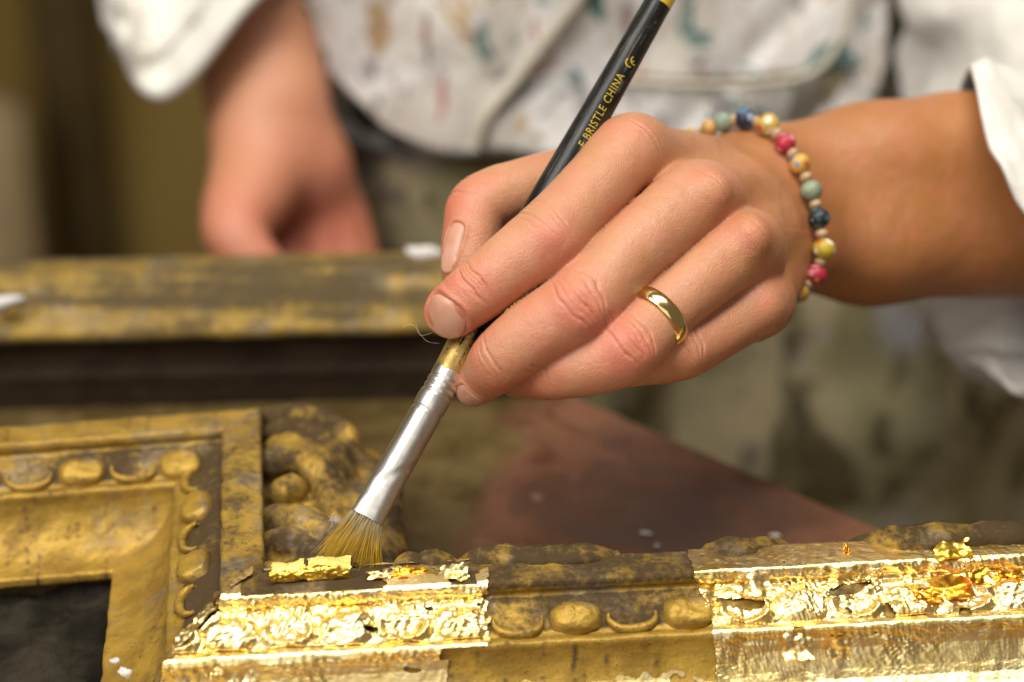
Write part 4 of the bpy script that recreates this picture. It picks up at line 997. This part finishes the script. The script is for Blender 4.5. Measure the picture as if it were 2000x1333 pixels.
# apron: a hanging cloth front
def cloth(xl, xr, yt, yb, depth, nx, ny, mat, name, th=.25, par=None):
    a, b = np.meshgrid(np.linspace(0, 1, nx), np.linspace(0, 1, ny), indexing='ij'); ppy = yt(a)+(yb(a)-yt(a))*b; ppx = xl(ppy)+(xr(ppy)-xl(ppy))*a
    W = np.array([Y(x, y, 0.0*x+d) for x, y, d in zip(ppx.ravel(), ppy.ravel(), depth(ppx, ppy).ravel())])
    V = np.concatenate([W, W+np.array([0, th, 0])]); F = grid_faces(nx, ny); o = nx*ny
    e = [i*ny for i in range(nx)]+[(nx-1)*ny+j for j in range(1, ny)]+[i*ny+ny-1 for i in range(nx-2, -1, -1)]+[j for j in range(ny-2, 0, -1)]
    E = np.array([[e[k], e[k-1], e[k-1]+o, e[k]+o] for k in range(len(e))])
    return obj(name, V, np.concatenate([F, F[:, ::-1]+o, E]), mat, par or pe)
def adepth(x, y):
    q = np.stack([x/240, y/420, x*0], -1)
    return 29.2+((x-1130)/640)**2*2.6-np.clip(y-150, 0, 400)/400*.5+.9*fbm(q, 1.0, 3, 51)+.5*(1-2*np.abs(vn(np.stack([(x+.9*y)/170, y/900, x*0], -1), 1, 5)))
ap = cloth(lambda y: np.where(y < 250, 498+y*1.02, 752+(y-250)*2.2), lambda y: 1735-np.clip(y-120, 0, 500)*.35, lambda a: -620+0*a, lambda a: 290+16*np.sin(a*9)+9*np.sin(a*23+1)+40*sst(.35, .8, a), adepth, 90, 70, M_apron, 'apron')
cloth(lambda y: 1180+0*y, lambda y: 1690-.1*np.clip(y, 0, 500), lambda a: -520+0*a, lambda a: 150+18*np.sin(a*3.1)-20*a, lambda x, y: adepth(x, y)-.3, 50, 50, M_apron, 'pocket', .2, ap)
pts = np.array([Y(x, y, adepth(np.array(float(x)), np.array(float(y)))-.35) for x, y in ((1190, -90), (1130, 0), (1060, 90), (1000, 165), (950, 225), (925, 290))]); C = catmull(pts, 8)
V, F = tube(C, .27, 10); V[:, 1] = (V[:, 1]-C.mean(0)[1])*1.0+C.mean(0)[1]; obj('apron_tie', V, F, M_seam, ap)
pts = np.array([Y(x, y, adepth(np.array(float(x)), np.array(float(y)))-.85) for x, y in ((1180, 155), (1330, 166), (1480, 165), (1590, 140), (1650, 60), (1680, -60))]); C = catmull(pts, 8)
V, F = tube(C, .16, 10); obj('pocket_hem', V, F, M_seam, ap)

# ------------------------------------------------------------------ ring and bracelet
rg0 = K(*RIN[3][:3])+.22*(K(1224, 680, .7)-K(1345, 568, -.4))/3.0; ax = K(1224, 680, .7)-K(1345, 568, -.4); ax /= np.linalg.norm(ax)
u1 = np.array([0, 0, 1.0]); u1 = u1-ax*(u1@ax); u1 /= np.linalg.norm(u1); u2 = np.cross(ax, u1)
n = 96; q = 2*np.pi*np.arange(n)/n; dirs_ = np.cos(q)[:, None]*u1+np.sin(q)[:, None]*u2

t = np.full(n, .4)
fin = Flesh(); fin.base = [(p[0], p[1], p[2], p[3], .05) for p in hand.fing[2]]; fin.kb = .05
for _ in range(30): t = t-np.clip(fin.ds(rg0+dirs_*t[:, None]), -.2, .2)*.8
A4 = np.stack([np.ones(n), np.cos(q), np.sin(q), np.cos(2*q), np.sin(2*q)], 1); cf = np.linalg.lstsq(A4, t, rcond=None)[0]; t = A4@cf+.015
sec = np.array([(x, y) for x, y in [(-.235, -.03), (-.225, .03), (-.15, .08), (0, .105), (.15, .08), (.225, .03), (.235, -.03), (0, -.03)]])
secs = catmull(np.vstack([sec, sec[:1]]), 3)[:-1]
W = rg0+dirs_[:, None, :]*(t[:, None]+.012+secs[None, :, 1])[..., None]+ax*secs[None, :, 0, None]
rgo = obj('ring', W.reshape(-1, 3), grid_faces(n, len(secs), wrap_m=True, wrap_n=True), M_ring, None, space='cam')
tag(rgo, 'plain polished gold ring on the finger holding the brush', 'ring')

def bead_mat(name, base, dots, rough=.42):
    s = Mt(name); c = s.mix(s.rng(s.noise(400, 3, .6), .4, .7), base, tuple(.75*x for x in base))
    for k, (col, sc_, th) in enumerate(dots):
        v = s.coord((1, 1, 1), (k*1.1, .5*k, .3)); c = s.mix(s.rng(s.voro(sc_, 'F1', vec=v, rnd=.7), th, th-.06), c, col)
    b = s.bump(s.noise(500, 3, .6), .12, .0004)
    return s.fin(c, rough, 0, b)
BM = {'navy': bead_mat('navy_bead', (.018, .028, .055), [((.30, .40, .50), 230, .34), ((.10, .20, .40), 280, .36)]),
      'white': bead_mat('flower_bead', (.62, .44, .09), [((.80, .74, .62), 230, .40), ((.60, .06, .03), 200, .26)]),
      'red': bead_mat('red_bead', (.42, .022, .050), [((.66, .24, .26), 240, .36), ((.62, .22, .04), 200, .24)]),
      'yellow': bead_mat('yellow_bead', (.58, .34, .06), [((.10, .22, .42), 210, .32), ((.55, .08, .03), 190, .24)]),
      'sage': bead_mat('sage_bead', (.25, .30, .20), []), 'dark': bead_mat('dark_bead', (.012, .022, .032), [((.07, .15, .16), 260, .34), ((.7, .7, .6), 420, .14)]),
      'lime': bead_mat('lime_flower_bead', (.50, .36, .03), [((.82, .76, .58), 220, .38), ((.5, .1, .03), 190, .26)]), 'green': bead_mat('pale_green_bead', (.28, .36, .26), [((.10, .20, .14), 300, .26)]),
      'amber': bead_mat('amber_bead', (.62, .36, .10), [])}
M_wood = m_simple('wooden_spacer', (0.48, 0.33, 0.19), 0.6, 0, (300, .3, .0006), (250, (0.36, 0.23, 0.12)))
def on_arm(px, py, lift, zs=4.0, zfar=-9.0, zc=None):
    o0 = K(px, py, zs); d = K(px, py, -14.0)-o0; L = np.linalg.norm(d); d /= L
    tt = np.linspace(0, L, 400); D = hand.ds(o0+d*tt[:, None])-lift
    hit = np.flatnonzero(D < 0)
    if len(hit): return o0+d*tt[hit[0]]
    return K(px, py, zc if zc is not None else zfar)
vis = [('amber', 1385, 251), ('green', 1412, 240), ('navy', 1455, 233), ('white', 1500, 244), ('red', 1534, 281), ('yellow', 1563, 321), ('sage', 1585, 373), ('dark', 1600, 427), ('lime', 1609, 488), ('red', 1594, 538), ('yellow', 1560, 572)]
bp = [on_arm(px, py, .31, zs=-6.9 if k < 2 else (-5.2 if k > 8 else 4.0), zc=-7.6-.4*(k < 2)) for k, (_, px, py) in enumerate(vis)]
bp = np.array(bp)
zs = bp[:, 2].copy()
for _ in range(2): zs[1:-1] = .25*zs[:-2]+.5*zs[1:-1]+.25*zs[2:]
bp = np.array([K(px, py, z) for (_, px, py), z in zip(vis, zs)])
# round the hidden back of the wrist
cen = K(1515, 410, -8.2); a_ = bp[-1]-cen; b_ = bp[0]-cen
back = []
nb = 7; m0 = np.array([-.55, .05, -1.0]); m0 /= np.linalg.norm(m0)
for k in range(1, nb+1):
    f = k/(nb+1); v = a_*(1-f)+b_*f+m0*2.7*math.sin(math.pi*f); v /= np.linalg.norm(v); tr = 6.0
    pp = cen+v*tr
    for _ in range(60):
        dd = hand.d((cen+v*tr)[None])[0]-.33; tr -= np.clip(dd, -.2, .3)*.8
    back.append(cen+v*tr)
kinds = [v[0] for v in vis]+['green', 'navy', 'white', 'red', 'sage', 'dark', 'lime']
allb = np.vstack([bp, back]); nb_ = len(allb)
bc = thing('bracelet', 'bracelet of colourful patterned round beads on the wrist beside the cuff', 'bracelet', cam2loc(allb.mean(0)))
def ball(rx, ry, rz, n=14, m=20):
    V = [(0, 0, rz)]; 
    for i in range(1, n):
        th_ = math.pi*i/n
        for j in range(m): ph = 2*math.pi*j/m; V.append((rx*math.sin(th_)*math.cos(ph), ry*math.sin(th_)*math.sin(ph), rz*math.cos(th_)))
    V.append((0, 0, -rz)); F = [[0, 1+j, 1+(j+1) % m] for j in range(m)]
    for i in range(n-2): F += [[1+i*m+j, 1+(i+1)*m+j, 1+(i+1)*m+(j+1) % m, 1+i*m+(j+1) % m] for j in range(m)]
    o = 1+(n-2)*m; F += [[o+j, o+m, o+(j+1) % m] for j in range(m)]
    return np.array(V, float), F
def rot_to(v):
    return Vector(v).to_track_quat('Z', 'Y').to_matrix().to_4x4()
VB, FB = ball(.345, .345, .325); VS, FS = ball(.20, .20, .15, 10, 16)
bead_me = {}
for k in range(nb_):
    c = allb[k]; nx = allb[(k+1) % nb_]; pv = allb[k-1]; tdir = cam2loc(nx)-cam2loc(pv)
    key = kinds[k]
    if key not in bead_me: me = raw_mesh('bead', VB*.01, FB); me.polygons.foreach_set('use_smooth', [True]*len(me.polygons)); me.materials.append(BM[key]); bead_me[key] = me
    o = bpy.data.objects.new('bead', bead_me[key]); COL.objects.link(o); o.parent = bc
    M = rot_to(tdir) @ Matrix.Rotation(k*1.3, 4, 'Z'); s_ = 1.0 if k > 2 else (.85, .95, 1.0)[k]
    M = M @ Matrix.Scale(s_*rng.uniform(.94, 1.04), 4); M.translation = Vector(wld(cam2loc(c)))-wpos(bc); o.matrix_local = M
sme = raw_mesh('spacer_bead', VS*.01, FS); sme.polygons.foreach_set('use_smooth', [True]*len(sme.polygons)); sme.materials.append(M_wood)
for k in range(nb_):
    a = allb[k]; b = allb[(k+1) % nb_]; gap = np.linalg.norm(b-a)
    cs = [.5] if gap < 1.15 else [.36, .64]
    for f in cs:
        o = bpy.data.objects.new('spacer_bead', sme); COL.objects.link(o); o.parent = bc
        c = a+(b-a)*f; M = rot_to(cam2loc(b)-cam2loc(a)) @ Matrix.Scale(rng.uniform(.9, 1.1), 4); M.translation = Vector(wld(cam2loc(c)))-wpos(bc); o.matrix_local = M
C = np.vstack([allb, allb[:1]]); V, F = tube(catmull(C, 4), .04, 6, False); obj('cord', V, F, M_thread, bc, space='cam')

# ------------------------------------------------------------------ moulding behind, crumbs, fibres
zt = ZB_+5.0
a0, a1 = G(-60, 532, zt), G(1150, 506, zt); d = (a1-a0)/np.linalg.norm(a1-a0); a0 = a0-d*14; 
o_ = np.array([d[1], -d[0]])
M_rail = m_old_gilt('dull_gilding', (0.29, 0.185, 0.034), (0.185, 0.120, 0.030), (0.085, 0.060, 0.026))
mp = densify([(-1.6, 4.96), (-1.6, .4), (-1.2, .1), (-.6, 0), (.0, .08), (.5, .35), (1.1, .95), (1.5, 1.45), (1.75, 1.75), (1.75, 2.0), (1.3, 2.2), (1.1, 2.6), (1.1, 3.4), (1.25, 3.7), (1.15, 4.2), (1.1, 4.96)], .12)
L = np.linalg.norm(a1-a0); n = int(L/.16); S, J = np.meshgrid(np.linspace(0, L, n+1), np.arange(len(mp)), indexing='ij'); U, H = mp[J, 0], mp[J, 1]
pn = prof_normal(mp); P3 = np.stack([S, U, H], -1); dsp = .05*fbm(P3, .8, 4, 61)
W = np.stack([a0[0]+d[0]*S+o_[0]*U, a0[1]+d[1]*S+o_[1]*U, zt-H], -1)+np.stack([pn[J, 0]*o_[0], pn[J, 0]*o_[1], pn[J, 1]], -1)*dsp[..., None]
gp = fbm(P3*np.array([.14, 1.7, 1.7]), 1.0, 4, 63)+.35*fbm(P3*np.array([.5, 1.5, 1.5]), 1.0, 3, 64)
dirt_shade = np.where(H < 1.7, .74+.46*gp-.14*((H > .2) & (H < 1.3))+.10*(H < .15), np.where(H < 2.0, .62+.3*gp, 1.05))
dirt_shade = dirt_shade-.0
V = W.reshape(-1, 3); F = grid_faces(n+1, len(mp)).tolist(); m_ = len(mp); F += [list(range(m_)), [n*m_+i for i in range(m_)][::-1]]
mo = thing('moulding', 'long worn moulding with flaking yellow gilding lying behind the frame', 'moulding', ((a0+a1)/2*[1, 1, 0]+[0, 0, ZB_]))
hq = np.array([H.ravel()[f].mean() for f in F]); F_top = [f for f, h in zip(F, hq) if h < 2.05 and len(f) == 4]; F_low = [f for f, h in zip(F, hq) if not (h < 2.05 and len(f) == 4)]
obj('dark_face', V, F_low, m_simple('dark_brown_face', (0.030, 0.019, 0.010), .8, 0, None, (40, (0.046, 0.030, 0.016)), Specular_IOR_Level=.2), mo)
obj('gilded_bar', V, F_top, M_rail, mo, attrs={'dirt_shade': np.clip(dirt_shade, 0, 1).ravel(), 'crack': np.zeros(dirt_shade.size)})
def crumb(loc, r, seed, sq=(1, 1, .6)):
    V, F = ball(r, r*.8, r*.6, 8, 12); V = V*(1+.65*fbm(V/r, 1.1, 3, seed))[:, None]*np.array(sq); return V+loc, F
pl = Y(14, 588, 0)
pb = G(12, 590, zt-.45)
o = obj('white_patch', *crumb(pb+np.array([0, -.1, .05]), .78, 5, (1, .6, .6)), M_plaster); tag(o, 'white plaster lump at the left end of the old moulding', 'plaster')
o = obj('white_patch', *crumb(G(832, 494, zt+.1), .55, 6, (1.2, .8, .7)), M_plaster); tag(o, 'white plaster lump on the moulding top next to the thumb', 'plaster')
for k, (px, py, r, lb) in enumerate([(1512, 1046, .13, 'small pale plaster crumb on the red table near its slanting edge'), (1262, 1042, .13, 'thin pale plaster smear on the dark stain of the red table'), (1283, 1066, .07, 'tiny grey plaster crumb on the red table just behind the frame edge')]):
    o = obj('plaster_crumb', *crumb(G(px, py, ZB_+.05), r, 15+k, (1.5, 1, .6)), M_plaster); tag(o, lb, 'crumb', 'plaster crumbs on the red table')
for k, (px, py, h, r, lb) in enumerate([(242, 1316, 1.9, .20, 'white chip beside the torn leaf at the frame mitre, lowest one'), (222, 1292, 1.6, .13, 'small white chip beside the frame mitre, left of the crumpled leaf')]):
    o = obj('chip', *crumb(G(px, py, ZT-h+.15), r, 25+k, (1, 1, 1.2)), M_plaster); tag(o, lb, 'chip', 'white chips at the frame mitre')
fp = []
for k in range(34):
    c = K(653, 1017, .15)+rng.normal(0, .07, 3)*np.array([1.2, .6, 1]); dv = rng.normal(0, .055, 3); fp.append(tube(catmull([c-dv, c-dv*.3+rng.normal(0, .05, 3), c+dv*.4+rng.normal(0, .05, 3), c+dv], 3), .0045, 3, False))
V, F = join(fp); tag(obj('lint', V, F, m_simple('grey_lint', (.62, .58, .56), .9), None, space='cam'), 'small pale tuft of lint caught on the brush bristles', 'lint')
def hair(pts, lb):
    V, F = tube(catmull([K(*p) for p in pts], 6), .0032, 4); tag(obj('hair', V, F, M_thread, None, space='cam'), lb, 'hair')
hair([(846, 650, .3), (822, 656, .3), (812, 640, .25), (800, 634, .2), (786, 640, .2)], 'fine curled fibre sticking out left of the index fingertip')
hair([(858, 672, .2), (835, 668, .2), (820, 652, .15), (812, 632, .2)], 'second fine fibre lying just below the index fingertip')
